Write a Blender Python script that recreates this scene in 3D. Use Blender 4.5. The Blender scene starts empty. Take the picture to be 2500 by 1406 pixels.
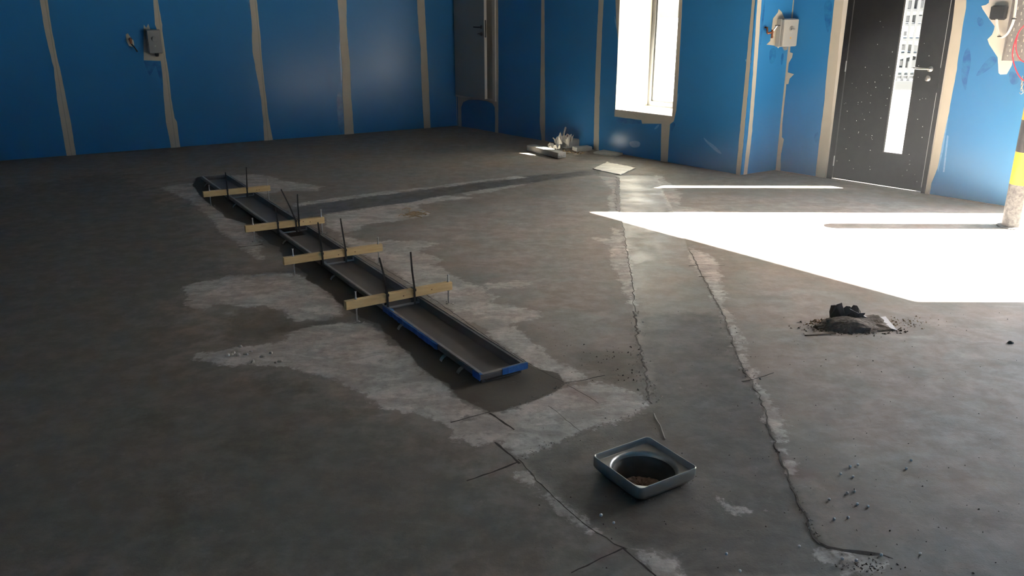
import bpy, math, random
import numpy as np
from mathutils import Vector, noise as mnoise

random.seed(7)
SC = bpy.context.scene
COL = SC.collection

# ------------------------------------------------------------------ camera, sky, sun, exposure
FPX, PITCH, EYE = 2045.0, math.radians(19.0), 1.72
cam_d = bpy.data.cameras.new('camera')
cam_d.sensor_width = 36.0
cam_d.lens = FPX / 2500.0 * 36.0
cam_d.clip_start, cam_d.clip_end = 0.05, 500
cam = bpy.data.objects.new('camera', cam_d)
cam.location = (0, 0, EYE)
cam.rotation_euler = (math.radians(90) - PITCH, 0, 0)
COL.objects.link(cam)
SC.camera = cam

SUN_EL, SUN_DRIFT = math.radians(36.0), 0.013
SUN_ENERGY, SKY_STRENGTH, EXPOSURE = 14.0, 0.085, 4.25
HAZE = 0.0030
world = bpy.data.worlds.new('World')
SC.world = world
world.use_nodes = True
wn = world.node_tree
wn.nodes.clear()
wo = wn.nodes.new('ShaderNodeOutputWorld')
wb = wn.nodes.new('ShaderNodeBackground')
sky = wn.nodes.new('ShaderNodeTexSky')
sky.sky_type = 'NISHITA'
sky.sun_disc = False
sky.sun_elevation = SUN_EL
sky.sun_rotation = math.radians(90)
sky.air_density, sky.dust_density, sky.ozone_density = 1.0, 2.5, 1.0
wb.inputs['Strength'].default_value = SKY_STRENGTH
wn.links.new(sky.outputs[0], wb.inputs['Color'])
wn.links.new(wb.outputs[0], wo.inputs['Surface'])

sun_d = bpy.data.lights.new('sun', 'SUN')
sun_d.energy = SUN_ENERGY
sun_d.angle = math.radians(0.53)
sun_d.color = (1.0, 0.95, 0.87)
sun = bpy.data.objects.new('sun', sun_d)
SUN_DIR = Vector((-1.0, SUN_DRIFT, -math.tan(SUN_EL))).normalized()   # the way the light travels
sun.rotation_euler = SUN_DIR.to_track_quat('-Z', 'Y').to_euler()
sun.location = (20, 5, 15)
COL.objects.link(sun)

SC.view_settings.view_transform = 'Standard'
SC.view_settings.look = 'None'
SC.view_settings.gamma = 1.0
SC.view_settings.use_curve_mapping = False
SC.view_settings.exposure = EXPOSURE

# ------------------------------------------------------------------ measuring from the photograph (2500 x 1406)
CP, SP = math.cos(PITCH), math.sin(PITCH)
def ray(px, py):
    u, v = (px - 1250) / FPX, (703 - py) / FPX
    return Vector((u, CP + v * SP, v * CP - SP))
def fl(px, py, z=0.0):
    """point at height z seen at a pixel of the photograph"""
    r = ray(px, py)
    t = (z - EYE) / r.z
    return Vector((r.x * t, r.y * t, z))
def onplane(px, py, p, n):
    r = ray(px, py)
    o = Vector((0, 0, EYE))
    t = (Vector(p) - o).dot(n) / r.dot(n)
    return o + r * t

# ------------------------------------------------------------------ materials
def mat(name, col, rough=0.6, metal=0.0, spec=0.5, var=0.0, var_scale=6.0, var_col=None, bump=0.0, bump_scale=60.0,
        coat=0.0, coat_rough=0.1, stretch=None):
    m = bpy.data.materials.new(name)
    m.use_nodes = True
    nt = m.node_tree
    b = nt.nodes['Principled BSDF']
    b.inputs['Base Color'].default_value = (*col, 1)
    b.inputs['Roughness'].default_value = rough
    b.inputs['Metallic'].default_value = metal
    b.inputs['Specular IOR Level'].default_value = spec
    b.inputs['Coat Weight'].default_value = coat
    b.inputs['Coat Roughness'].default_value = coat_rough
    tc = nt.nodes.new('ShaderNodeTexCoord')
    src = tc.outputs['Object']
    if stretch:
        mp = nt.nodes.new('ShaderNodeMapping')
        mp.inputs['Scale'].default_value = stretch
        nt.links.new(src, mp.inputs['Vector'])
        src = mp.outputs[0]
    if var > 0:
        nz = nt.nodes.new('ShaderNodeTexNoise')
        nz.inputs['Scale'].default_value = var_scale
        nz.inputs['Detail'].default_value = 6
        nz.inputs['Roughness'].default_value = 0.62
        nt.links.new(src, nz.inputs['Vector'])
        mr = nt.nodes.new('ShaderNodeMapRange')
        mr.inputs['From Min'].default_value = 0.35
        mr.inputs['From Max'].default_value = 0.68
        mr.inputs['To Max'].default_value = var
        nt.links.new(nz.outputs[0], mr.inputs['Value'])
        mx = nt.nodes.new('ShaderNodeMix')
        mx.data_type = 'RGBA'
        mx.inputs['A'].default_value = (*col, 1)
        mx.inputs['B'].default_value = (*(var_col or tuple(c * 0.4 for c in col)), 1)
        nt.links.new(mr.outputs[0], mx.inputs['Factor'])
        nt.links.new(mx.outputs['Result'], b.inputs['Base Color'])
    if bump > 0:
        nb = nt.nodes.new('ShaderNodeTexNoise')
        nb.inputs['Scale'].default_value = bump_scale
        nb.inputs['Detail'].default_value = 5
        nt.links.new(src, nb.inputs['Vector'])
        bp = nt.nodes.new('ShaderNodeBump')
        bp.inputs['Strength'].default_value = bump
        bp.inputs['Distance'].default_value = 0.01
        nt.links.new(nb.outputs[0], bp.inputs['Height'])
        nt.links.new(bp.outputs[0], b.inputs['Normal'])
    return m

M = {}
M['blue'] = mat('blue_foil_board', (0.028, 0.18, 0.41), 0.22, spec=0.18, var=0.35, var_scale=1.6, var_col=(0.034, 0.20, 0.44), bump=0.02, bump_scale=5)
M['blue_dark'] = mat('blue_film_residue', (0.012, 0.105, 0.30), 0.25, spec=0.5, var=0.9, var_scale=14, var_col=(0.03, 0.2, 0.42), bump=0.08, bump_scale=40)
M['blue_pale'] = mat('blue_film_smear', (0.12, 0.32, 0.55), 0.3, spec=0.5, var=0.6, var_scale=40, var_col=(0.02, 0.17, 0.45))
M['tape'] = mat('cream_plaster_joint', (0.46, 0.42, 0.34), 0.62, var=0.4, var_scale=7, var_col=(0.38, 0.35, 0.28), bump=0.06, bump_scale=90)
M['plaster'] = mat('pale_plaster', (0.62, 0.58, 0.51), 0.75, var=0.3, var_scale=5, var_col=(0.52, 0.48, 0.42))
M['substrate'] = mat('wall_core', (0.22, 0.22, 0.21), 0.85, var=0.3)
M['ceil'] = mat('ceiling_deck', (0.12, 0.12, 0.115), 0.8, var=0.4, var_scale=2)
M['door_black'] = mat('black_door_paint', (0.007, 0.007, 0.008), 0.45, spec=0.3, var=0.6, var_scale=14, var_col=(0.016, 0.0155, 0.015), bump=0.02)
M['door_grey'] = mat('pale_grey_door', (0.27, 0.29, 0.28), 0.5, var=0.2, var_scale=2, var_col=(0.24, 0.26, 0.25))
M['frame_white'] = mat('primed_frame', (0.55, 0.51, 0.45), 0.5)
M['alu'] = mat('window_frame_grey', (0.10, 0.10, 0.10), 0.45, metal=0.3)
M['chrome'] = mat('satin_metal', (0.55, 0.53, 0.5), 0.28, metal=1.0)
M['darkmetal'] = mat('dark_metal', (0.05, 0.05, 0.052), 0.45, metal=0.6)
M['steel'] = mat('brushed_steel', (0.33, 0.335, 0.34), 0.34, metal=1.0, var=0.5, var_scale=5, var_col=(0.22, 0.21, 0.2), stretch=(1, 1, 1))
M['steel_dirty'] = mat('dusty_steel', (0.15, 0.135, 0.12), 0.55, metal=0.35, var=0.7, var_scale=3.5, var_col=(0.10, 0.088, 0.077), bump=0.05)
M['steel_rim'] = mat('worn_steel_rim', (0.32, 0.305, 0.28), 0.5, metal=0.4, var=0.6, var_scale=12, var_col=(0.15, 0.14, 0.13))
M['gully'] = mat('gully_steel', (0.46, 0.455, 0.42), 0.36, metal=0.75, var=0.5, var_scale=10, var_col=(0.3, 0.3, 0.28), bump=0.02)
M['gully_stained'] = mat('stained_steel', (0.075, 0.072, 0.064), 0.5, metal=0.3, var=0.6, var_scale=14, var_col=(0.035, 0.033, 0.03))  # darker copy of the gully steel, depth shade painted into the bowl
M['bluefilm'] = mat('blue_protective_film', (0.02, 0.11, 0.38), 0.3, var=0.5, var_scale=30, var_col=(0.05, 0.2, 0.5), bump=0.15, bump_scale=60)
M['galv'] = mat('galvanised', (0.42, 0.42, 0.41), 0.42, metal=0.8, var=0.3, var_scale=20)
M['wood'] = mat('pine_batten', (0.52, 0.385, 0.19), 0.65, var=0.55, var_scale=5, var_col=(0.36, 0.24, 0.10), bump=0.03, stretch=(2.0, 2.0, 16))
M['knot'] = mat('knot', (.12, .06, .03), .7)
M['black'] = mat('black_plastic', (0.010, 0.010, 0.011), 0.42)
M['greybox'] = mat('grey_plastic_box', (0.36, 0.355, 0.325), 0.5)
M['greybox_dark'] = mat('grey_plastic_dark', (0.22, 0.225, 0.215), 0.5)
M['copper'] = mat('copper_pipe', (0.42, 0.17, 0.09), 0.35, metal=0.9, var=0.6, var_scale=40, var_col=(0.15, 0.07, 0.05))
M['white'] = mat('white_plastic', (0.72, 0.70, 0.66), 0.45)
M['red'] = mat('red_cable', (0.55, 0.03, 0.06), 0.4)
M['trunk'] = mat('galvanised_tray', (0.33, 0.315, 0.31), 0.45, metal=0.55, var=0.4, var_scale=30)
M['hole'] = mat('slot_pale', (0.6, 0.57, 0.52), 0.6)
M['yellow'] = mat('yellow_paint', (0.62, 0.36, 0.02), 0.45, var=0.2, var_scale=9, var_col=(0.55, 0.31, 0.025))
M['stripe_black'] = mat('black_paint_band', (0.028, 0.026, 0.027), 0.45, var=0.5, var_scale=30, var_col=(0.06, 0.055, 0.055))
M['stripe_scuffed'] = mat('scuffed_black_paint', (0.06, 0.055, 0.052), 0.55, var=0.9, var_scale=38, var_col=(0.20, 0.185, 0.17))
M['offcut'] = mat('dusty_board_offcut', (0.45, 0.44, 0.41), 0.85, var=0.5, var_scale=14, var_col=(0.3, 0.29, 0.27), bump=0.2)
M['rag'] = mat('crumpled_paper', (0.5, 0.47, 0.42), 0.8, var=0.5, var_scale=20, var_col=(0.35, 0.3, 0.25))
M['sheet'] = mat('pale_sheet', (0.9, 0.87, 0.77), 0.55, var=1.0, var_scale=3, var_col=(0.45, 0.40, 0.31), stretch=(1.5, 8, 1))  # cream with darker streaks, imitating rippled sunlight on the floor
M['soil'] = mat('dirt_sweepings', (0.13, 0.112, 0.093), 0.95, var=0.8, var_scale=60, var_col=(0.24, 0.21, 0.18), bump=0.6, bump_scale=70)
M['sawdust'] = mat('tan_sawdust', (0.36, 0.26, 0.15), 0.95, var=0.7, var_scale=60, var_col=(0.2, 0.14, 0.08))
M['rust'] = mat('brown_debris', (0.33, 0.22, 0.17), 0.95, var=0.9, var_scale=45, var_col=(0.11, 0.07, 0.055), bump=0.6, bump_scale=50)
M['plasticbag'] = mat('dark_crumpled_plastic', (0.09, 0.084, 0.082), 0.35, var=0.5, var_scale=20, var_col=(0.12, 0.11, 0.11))
M['wrapper'] = mat('pale_wrapper', (0.62, 0.60, 0.60), 0.25, var=0.3, var_scale=30)
M['wrapper_red'] = mat('red_wrapper_print', (0.5, 0.09, 0.08), 0.3)
M['mortar'] = mat('mortar_crumbs', (0.42, 0.395, 0.36), 0.95, var=0.6, var_scale=60, var_col=(0.25, 0.23, 0.2))
M['crack'] = mat('open_joint', (0.022, 0.018, 0.015), 0.95, var=0.5, var_scale=80, var_col=(0.07, 0.05, 0.04))
M['joint_soft'] = mat('crumbled_joint', (0.055, 0.048, 0.04), 0.95, var=0.8, var_scale=30, var_col=(0.16, 0.145, 0.125))
M['grit'] = mat('dark_grit', (0.05, 0.04, 0.035), 0.9)
M['bead'] = mat('white_foam', (0.85, 0.85, 0.85), 0.7)
M['ground'] = mat('sunlit_paving', (0.55, 0.53, 0.49), 0.9, var=0.3, var_scale=1.2, var_col=(0.48, 0.46, 0.43))
M['ext'] = mat('outside_metal', (0.018, 0.0185, 0.02), 0.6)
M['ext_dark'] = mat('outside_dark', (0.006, 0.006, 0.008), 0.7)
M['ext_pale'] = mat('outside_pale', (0.034, 0.034, 0.036), 0.7)
M['canopy'] = mat('canopy_cladding', (0.3, 0.3, 0.31), 0.6)  # for the canopy and building added unseen outside

def glass_mat():
    m = bpy.data.materials.new('clear_glass')
    m.use_nodes = True
    nt = m.node_tree
    nt.nodes.clear()
    o = nt.nodes.new('ShaderNodeOutputMaterial')
    mix = nt.nodes.new('ShaderNodeMixShader')
    tr = nt.nodes.new('ShaderNodeBsdfTransparent')
    tr.inputs['Color'].default_value = (0.93, 0.95, 0.94, 1)
    gl = nt.nodes.new('ShaderNodeBsdfGlossy')
    gl.inputs['Roughness'].default_value = 0.02
    fr = nt.nodes.new('ShaderNodeFresnel')
    fr.inputs['IOR'].default_value = 1.45
    ge = nt.nodes.new('ShaderNodeNewGeometry')       # reflect at the outer faces only
    iv = nt.nodes.new('ShaderNodeMath'); iv.operation = 'SUBTRACT'; iv.inputs[0].default_value = 1.0
    nt.links.new(ge.outputs['Backfacing'], iv.inputs[1])
    mu = nt.nodes.new('ShaderNodeMath'); mu.operation = 'MULTIPLY'
    nt.links.new(fr.outputs[0], mu.inputs[0]); nt.links.new(iv.outputs[0], mu.inputs[1])
    nt.links.new(mu.outputs[0], mix.inputs[0])
    nt.links.new(tr.outputs[0], mix.inputs[1])
    nt.links.new(gl.outputs[0], mix.inputs[2])
    nt.links.new(mix.outputs[0], o.inputs['Surface'])
    return m
M['glass'] = glass_mat()

# ------------------------------------------------------------------ mesh helpers
class MB:
    def __init__(self):
        self.v, self.f = [], []
    def add(self, verts, faces):
        o = len(self.v)
        self.v += [tuple(p) for p in verts]
        self.f += [tuple(i + o for i in f) for f in faces]
        return self
    def box8(self, c):
        """c: 8 corners, bottom ring 0-3 then top ring 4-7"""
        return self.add(c, [(3, 2, 1, 0), (4, 5, 6, 7), (0, 1, 5, 4), (1, 2, 6, 5), (2, 3, 7, 6), (3, 0, 4, 7)])
    def obox(self, c, ax, ay, az, hx, hy, hz, bev=0.0):
        c, ax, ay, az = Vector(c), Vector(ax), Vector(ay), Vector(az)
        if bev <= 0:
            P = lambda a, b, d: c + ax * hx * a + ay * hy * b + az * hz * d
            return self.box8([P(-1, -1, -1), P(1, -1, -1), P(1, 1, -1), P(-1, 1, -1), P(-1, -1, 1), P(1, -1, 1), P(1, 1, 1), P(-1, 1, 1)])
        rings = []
        for z, k in ((-hz, bev), (-hz + bev, 0), (hz - bev, 0), (hz, bev)):
            x, y = hx - k, hy - k
            q = bev
            rings.append([c + ax * a + ay * b + az * z for a, b in
                          ((-x + q, -y), (x - q, -y), (x, -y + q), (x, y - q), (x - q, y), (-x + q, y), (-x, y - q), (-x, -y + q))])
        return self.rings(rings)
    def rings(self, rings, cap0=True, cap1=True, closed=True):
        n = len(rings[0])
        vs = [p for r in rings for p in r]
        fs = []
        for i in range(len(rings) - 1):
            for j in range(n if closed else n - 1):
                k = (j + 1) % n
                fs.append((i * n + j, i * n + k, (i + 1) * n + k, (i + 1) * n + j))
        if cap0:
            fs.append(tuple(range(n - 1, -1, -1)))
        if cap1:
            fs.append(tuple((len(rings) - 1) * n + j for j in range(n)))
        return self.add(vs, fs)
    def prism(self, poly3, off):
        off = Vector(off)
        a = [Vector(p) for p in poly3]
        return self.rings([a, [p + off for p in a]])
    def tube(self, pts, r, n=8, r1=None, cap=True):
        pts = [Vector(p) for p in pts]
        rings = []
        prev = None
        for i, p in enumerate(pts):
            d = (pts[min(i + 1, len(pts) - 1)] - pts[max(i - 1, 0)]).normalized()
            if prev is None:
                a = d.orthogonal().normalized()
            else:
                a = (prev - d * prev.dot(d)).normalized()
            prev = a
            b = d.cross(a)
            rr = r if r1 is None else r + (r1 - r) * i / (len(pts) - 1)
            rings.append([p + (a * math.cos(2 * math.pi * k / n) + b * math.sin(2 * math.pi * k / n)) * rr for k in range(n)])
        return self.rings(rings, cap, cap)
    def lathe(self, c, axis, prof, n=24, cap0=True, cap1=True):
        c, axis = Vector(c), Vector(axis).normalized()
        a = axis.orthogonal().normalized()
        b = axis.cross(a)
        rings = [[c + axis * h + (a * math.cos(2 * math.pi * k / n) + b * math.sin(2 * math.pi * k / n)) * r for k in range(n)] for r, h in prof]
        return self.rings(rings, cap0, cap1)
    def build(self, name, m, parent=None, smooth=False):
        vs = [Vector(p) for p in self.v]
        if parent is None:
            lo = [min(p[i] for p in vs) for i in range(3)]
            hi = [max(p[i] for p in vs) for i in range(3)]
            org = Vector(((lo[0] + hi[0]) / 2, (lo[1] + hi[1]) / 2, lo[2]))
            loc = org
        else:
            org = world_org(parent)
            loc = Vector((0, 0, 0))
        me = bpy.data.meshes.new(name)
        me.from_pydata([tuple(p - org) for p in vs], [], self.f)
        me.validate()
        me.update()
        if m is not None:
            me.materials.append(M[m] if isinstance(m, str) else m)
        import bmesh
        bm = bmesh.new()
        bm.from_mesh(me)
        bmesh.ops.recalc_face_normals(bm, faces=bm.faces)
        bm.to_mesh(me)
        bm.free()
        if smooth:
            for p in me.polygons:
                p.use_smooth = True
            try:
                me.set_sharp_from_angle(angle=math.radians(38))
            except Exception:
                pass
        o = bpy.data.objects.new(name, me)
        COL.objects.link(o)
        o.location = loc
        if parent is not None:
            o.parent = parent
        return o
def world_org(o):
    v = Vector((0, 0, 0))
    while o is not None:
        v += o.location
        o = o.parent
    return v
def tag(o, label=None, cat=None, group=None, kind=None):
    if label: o['label'] = label
    if cat: o['category'] = cat
    if group: o['group'] = group
    if kind: o['kind'] = kind
    return o
def thing(name, loc, label, cat, group=None):
    o = bpy.data.objects.new(name, None)
    o.empty_display_size = 0.1
    COL.objects.link(o)
    o.location = loc
    return tag(o, label, cat, group)

# ------------------------------------------------------------------ room outline
H = EYE
cA, cB, cC = fl(1117, 307), fl(1808, 427), fl(1893, 415)
cD = Vector((2.62 * H, 4.09 * H, 0))
cE = cD + Vector((0.62, -0.785, 0)).normalized() * 7.0
dl = (fl(179, 379) - cA).normalized()          # along the left wall, away from the corner
cG = cA + dl * 10.4
cF = None
u1 = Vector((0.64, -0.768, 0))
# back corner: where the back wall (parallel to the left wall) meets the side wall
s_ = 13.6
cF = cG + u1 * s_
ZC = 3.7

class Wall:
    def __init__(self, p0, p1, toward):
        self.p0, self.p1 = Vector(p0), Vector(p1)
        self.d = (self.p1 - self.p0).normalized()
        self.L = (self.p1 - self.p0).length
        n = Vector((-self.d.y, self.d.x, 0))
        if (Vector(toward) - self.p0).dot(n) < 0:
            n = -n
        self.n = n
    def pt(self, s, z, k=0.0):
        return self.p0 + self.d * s + self.n * k + Vector((0, 0, z))
    def hit(self, px, py, k=0.0):
        q = onplane(px, py, self.p0 + self.n * k, self.n)
        return (q - self.p0).dot(self.d), q.z
    def box(self, mb, s0, s1, z0, z1, k0, k1):
        P = self.pt
        return mb.box8([P(s0, z0, k0), P(s1, z0, k0), P(s1, z0, k1), P(s0, z0, k1), P(s0, z1, k0), P(s1, z1, k0), P(s1, z1, k1), P(s0, z1, k1)])
    def flat(self, mb, poly, k0, k1):
        """poly: list of (s, z)"""
        return mb.prism([self.pt(s, z, k0) for s, z in poly], self.n * (k1 - k0))

mid = Vector((0, 3, 0))
W_left = Wall(cA, cG, mid)
W_front = Wall(cA, cB, mid)
W_ret = Wall(cB, cC, (5, 3, 0))
W_door = Wall(cC, cD, mid)
W_roll = Wall(cD, cE, mid)
W_back = Wall(cF, cE, mid)
W_side = Wall(cG, cF, mid)
PT = 0.012                                   # blue board thickness

def structure(mb, name, m, parent=None, **k):
    o = mb.build(name, m, parent, **k)
    o['kind'] = 'structure'
    return o

# ------------------------------------------------------------------ floor with its worn patches and painted light falloff
def sdf_poly(X, Y, poly):
    """signed distance, positive inside"""
    x = np.array([p[0] for p in poly]); y = np.array([p[1] for p in poly])
    d2 = np.full(X.shape, 1e9)
    ins = np.zeros(X.shape, bool)
    n = len(poly)
    for i in range(n):
        x0, y0, x1, y1 = x[i], y[i], x[(i + 1) % n], y[(i + 1) % n]
        dx, dy = x1 - x0, y1 - y0
        t = np.clip(((X - x0) * dx + (Y - y0) * dy) / (dx * dx + dy * dy + 1e-12), 0, 1)
        d2 = np.minimum(d2, (X - x0 - t * dx) ** 2 + (Y - y0 - t * dy) ** 2)
        c = ((y0 <= Y) & (y1 > Y)) | ((y1 <= Y) & (y0 > Y))
        with np.errstate(divide='ignore', invalid='ignore'):
            xi = x0 + (Y - y0) * (dx / (dy if abs(dy) > 1e-12 else 1e-12))
        ins ^= c & (X < xi)
    d = np.sqrt(d2)
    return np.where(ins, d, -d)

def fp(lst):
    return [fl(*p)[:2] for p in lst]
TRENCH = [(1505, 428), (1511, 470), (1512, 525), (1522, 560), (1530, 620), (1543, 680), (1548, 760), (1560, 850), (1576, 910), (1582, 950),
          (1588, 985), (1545, 1008), (1440, 1052), (1350, 1082), (1266, 1118), (1310, 1172), (1380, 1236), (1440, 1288), (1500, 1326), (1525, 1338),
          (1600, 1345), (1645, 1372), (1665, 1420), (2110, 1420), (2030, 1352), (1990, 1310), (1960, 1250), (1930, 1180), (1892, 1085), (1852, 965),
          (1802, 882), (1766, 772), (1722, 690), (1682, 610), (1642, 510), (1620, 470), (1604, 428)]
STRIP2 = [(730, 533), (800, 521), (900, 506), (1000, 494), (1100, 476), (1250, 453), (1380, 434), (1462, 425), (1455, 416), (1420, 416),
          (1300, 428), (1200, 441), (1100, 453), (1000, 466), (900, 477), (720, 502), (690, 515)]
DAMP = [(1552, 772), (1600, 765), (1680, 762), (1762, 768), (1802, 882), (1852, 965), (1892, 1085), (1930, 1180), (1960, 1250), (1990, 1310),
        (2030, 1352), (2110, 1420), (1665, 1420), (1645, 1372), (1600, 1345), (1525, 1338), (1440, 1288), (1310, 1172), (1266, 1118), (1440, 1052),
        (1545, 1008), (1588, 985), (1560, 850)]
WET = [(1195, 1006), (1225, 1004), (1290, 982), (1340, 962), (1386, 938), (1362, 912), (1310, 900), (1200, 850), (1000, 720), (840, 610), (545, 428),
       (480, 432), (470, 452), (495, 485), (515, 500), (555, 532), (600, 545), (640, 580), (660, 597), (682, 602), (692, 626), (722, 652), (752, 670),
       (745, 682), (778, 697), (808, 717), (822, 737), (846, 752), (880, 775), (928, 792), (937, 807), (962, 832), (1002, 862), (1022, 892),
       (1052, 917), (1092, 937), (1112, 967), (1152, 987)]
DUST = [
    [(790, 525), (870, 512), (1010, 491), (1080, 477), (1180, 483), (1080, 491), (1012, 499), (1042, 516), (1046, 526), (960, 542), (900, 547), (872, 562), (832, 572), (800, 552)],
    [(720, 497), (900, 472), (1000, 461), (1150, 443), (1260, 430), (1290, 433), (1200, 440), (1000, 467), (900, 479), (722, 503)],
    [(1130, 470), (1200, 458), (1300, 445), (1280, 452), (1200, 468), (1140, 478)],
    [(832, 572), (900, 592), (960, 586), (1035, 590), (1076, 594), (1012, 614), (1062, 621), (1090, 636), (1042, 646), (1102, 666), (1150, 690), (1190, 715), (1212, 724), (1182, 742), (1262, 747),
     (1330, 767), (1255, 792), (1292, 832), (1352, 872), (1402, 902), (1442, 922), (1402, 936), (1380, 932), (1330, 905), (1292, 884), (1002, 694), (842, 592)],
    [(1185, 692), (1230, 690), (1265, 685), (1300, 686), (1295, 696), (1240, 706), (1200, 703)],
    [(1182, 1012), (1236, 1004), (1300, 982), (1386, 941), (1452, 932), (1560, 962), (1584, 985), (1550, 1006), (1440, 1052), (1350, 1082), (1266, 1118), (1222, 1077), (1202, 1082), (1112, 1072), (1092, 1032)],
    [(472, 862), (530, 860), (600, 846), (680, 836), (702, 817), (760, 797), (832, 787), (902, 792), (952, 832), (1002, 867), (1032, 902), (1082, 932), (1112, 972), (1182, 1007), (1092, 1032),
     (1002, 1012), (932, 992), (882, 962), (782, 922), (732, 912), (702, 892), (622, 887), (562, 892), (520, 880), (476, 874)],
    [(450, 706), (482, 690), (562, 674), (702, 664), (752, 680), (802, 715), (832, 745), (834, 772), (782, 782), (722, 787), (690, 757), (642, 747), (600, 752), (560, 742), (522, 742), (502, 757), (462, 742)],
    [(552, 430), (620, 425), (660, 430), (692, 442), (792, 455), (772, 466), (722, 465), (642, 472), (600, 465)],
    [(392, 460), (432, 450), (482, 446), (512, 482), (545, 520), (600, 545), (640, 585), (640, 640), (600, 610), (560, 580), (520, 540), (470, 495), (430, 472)],
    [(1462, 430), (1506, 434), (1512, 520), (1490, 522), (1482, 482), (1497, 470)],
    [(1490, 555), (1516, 560), (1530, 602), (1542, 662), (1550, 742), (1532, 742), (1516, 690), (1492, 642), (1490, 602), (1442, 578), (1497, 587)],
    [(1602, 428), (1616, 430), (1642, 455), (1662, 472), (1660, 502), (1740, 516), (1750, 526), (1645, 526), (1622, 482)],
    [(1676, 600), (1702, 610), (1762, 642), (1756, 690), (1772, 712), (1762, 742), (1802, 802), (1796, 830), (1762, 772), (1722, 690), (1692, 650)],
    [(1800, 830), (1815, 850), (1870, 960), (1910, 1040), (1935, 1130), (1925, 1150), (1900, 1090), (1855, 965), (1806, 882)],
    [(1258, 1142), (1290, 1160), (1372, 1232), (1442, 1290), (1472, 1312), (1432, 1298), (1370, 1252), (1300, 1192), (1262, 1162)],
    [(1535, 1337), (1600, 1344), (1642, 1372), (1660, 1420), (1610, 1420)],
    [(1750, 1215), (1790, 1225), (1850, 1245), (1870, 1252), (1820, 1258), (1770, 1246)],
    [(1985, 1345), (2040, 1345), (2090, 1360), (2170, 1372), (2140, 1400), (2060, 1400)],
]
RED = [[(1195, 1150), (1262, 1126), (1264, 1132), (1200, 1158)], [(1455, 1358), (1512, 1330), (1516, 1340), (1462, 1370)],
       [(1385, 945), (1470, 975), (1450, 985), (1390, 960)], [(1905, 1110), (1935, 1140), (1990, 1160), (1935, 1170)]]
GRIME = [[(395, 1190), (450, 1200), (462, 1290), (405, 1312)], [(340, 985), (400, 1010), (395, 1060), (345, 1050)], [(540, 1060), (700, 1040), (720, 1120), (580, 1130)],
         [(570, 760), (690, 757), (722, 787), (690, 815), (600, 845), (540, 830)], [(640, 920), (760, 935), (740, 960), (630, 950)],
         [(1340, 1230), (1480, 1240), (1430, 1290)], [(1395, 850), (1560, 860), (1578, 930), (1480, 930), (1420, 900)]]

gully_c = (fl(1449, 1112, .065) + fl(1580, 1067, .065) + fl(1700, 1140, .065) + fl(1566, 1192, .065)) / 4
gully_c.z = 0
ANG = math.radians(32.3)
EX, EY, EZ = Vector((math.cos(ANG), math.sin(ANG), 0)), Vector((-math.sin(ANG), math.cos(ANG), 0)), Vector((0, 0, 1))
# drain channel: near-left corner, running along EY
DR0 = fl(1173, 916, .055) ; DR0.z = 0
DRW, DRL, DRZ = 0.262, 5.53, 0.055
def dr(a, b, z):
    """a across the drain from its left edge, b along it from its near end"""
    return DR0 + EX * a + EY * b + Vector((0, 0, z))
SUMP0, SUMP1 = 2.98, 3.40
sump_mid = dr(DRW / 2, (SUMP0 + SUMP1) / 2, 0)

room_poly = [v[:2] for v in (cA, cB, cC, cD, cE, cF, cG)]
def grow(poly, k):
    a = sdf = None
    n = len(poly)
    area = sum(poly[i][0] * poly[(i + 1) % n][1] - poly[(i + 1) % n][0] * poly[i][1] for i in range(n))
    sg = 1 if area < 0 else -1
    out = []
    for i in range(n):
        p0, p1, p2 = Vector(poly[i - 1]), Vector(poly[i]), Vector(poly[(i + 1) % n])
        d0, d1 = (p1 - p0).normalized(), (p2 - p1).normalized()
        n0, n1 = Vector((-d0.y, d0.x)) * sg, Vector((-d1.y, d1.x)) * sg
        b = (n0 + n1).normalized()
        out.append(tuple(p1 + b * (k / max(0.35, b.dot(n0)))))
    return out

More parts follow.
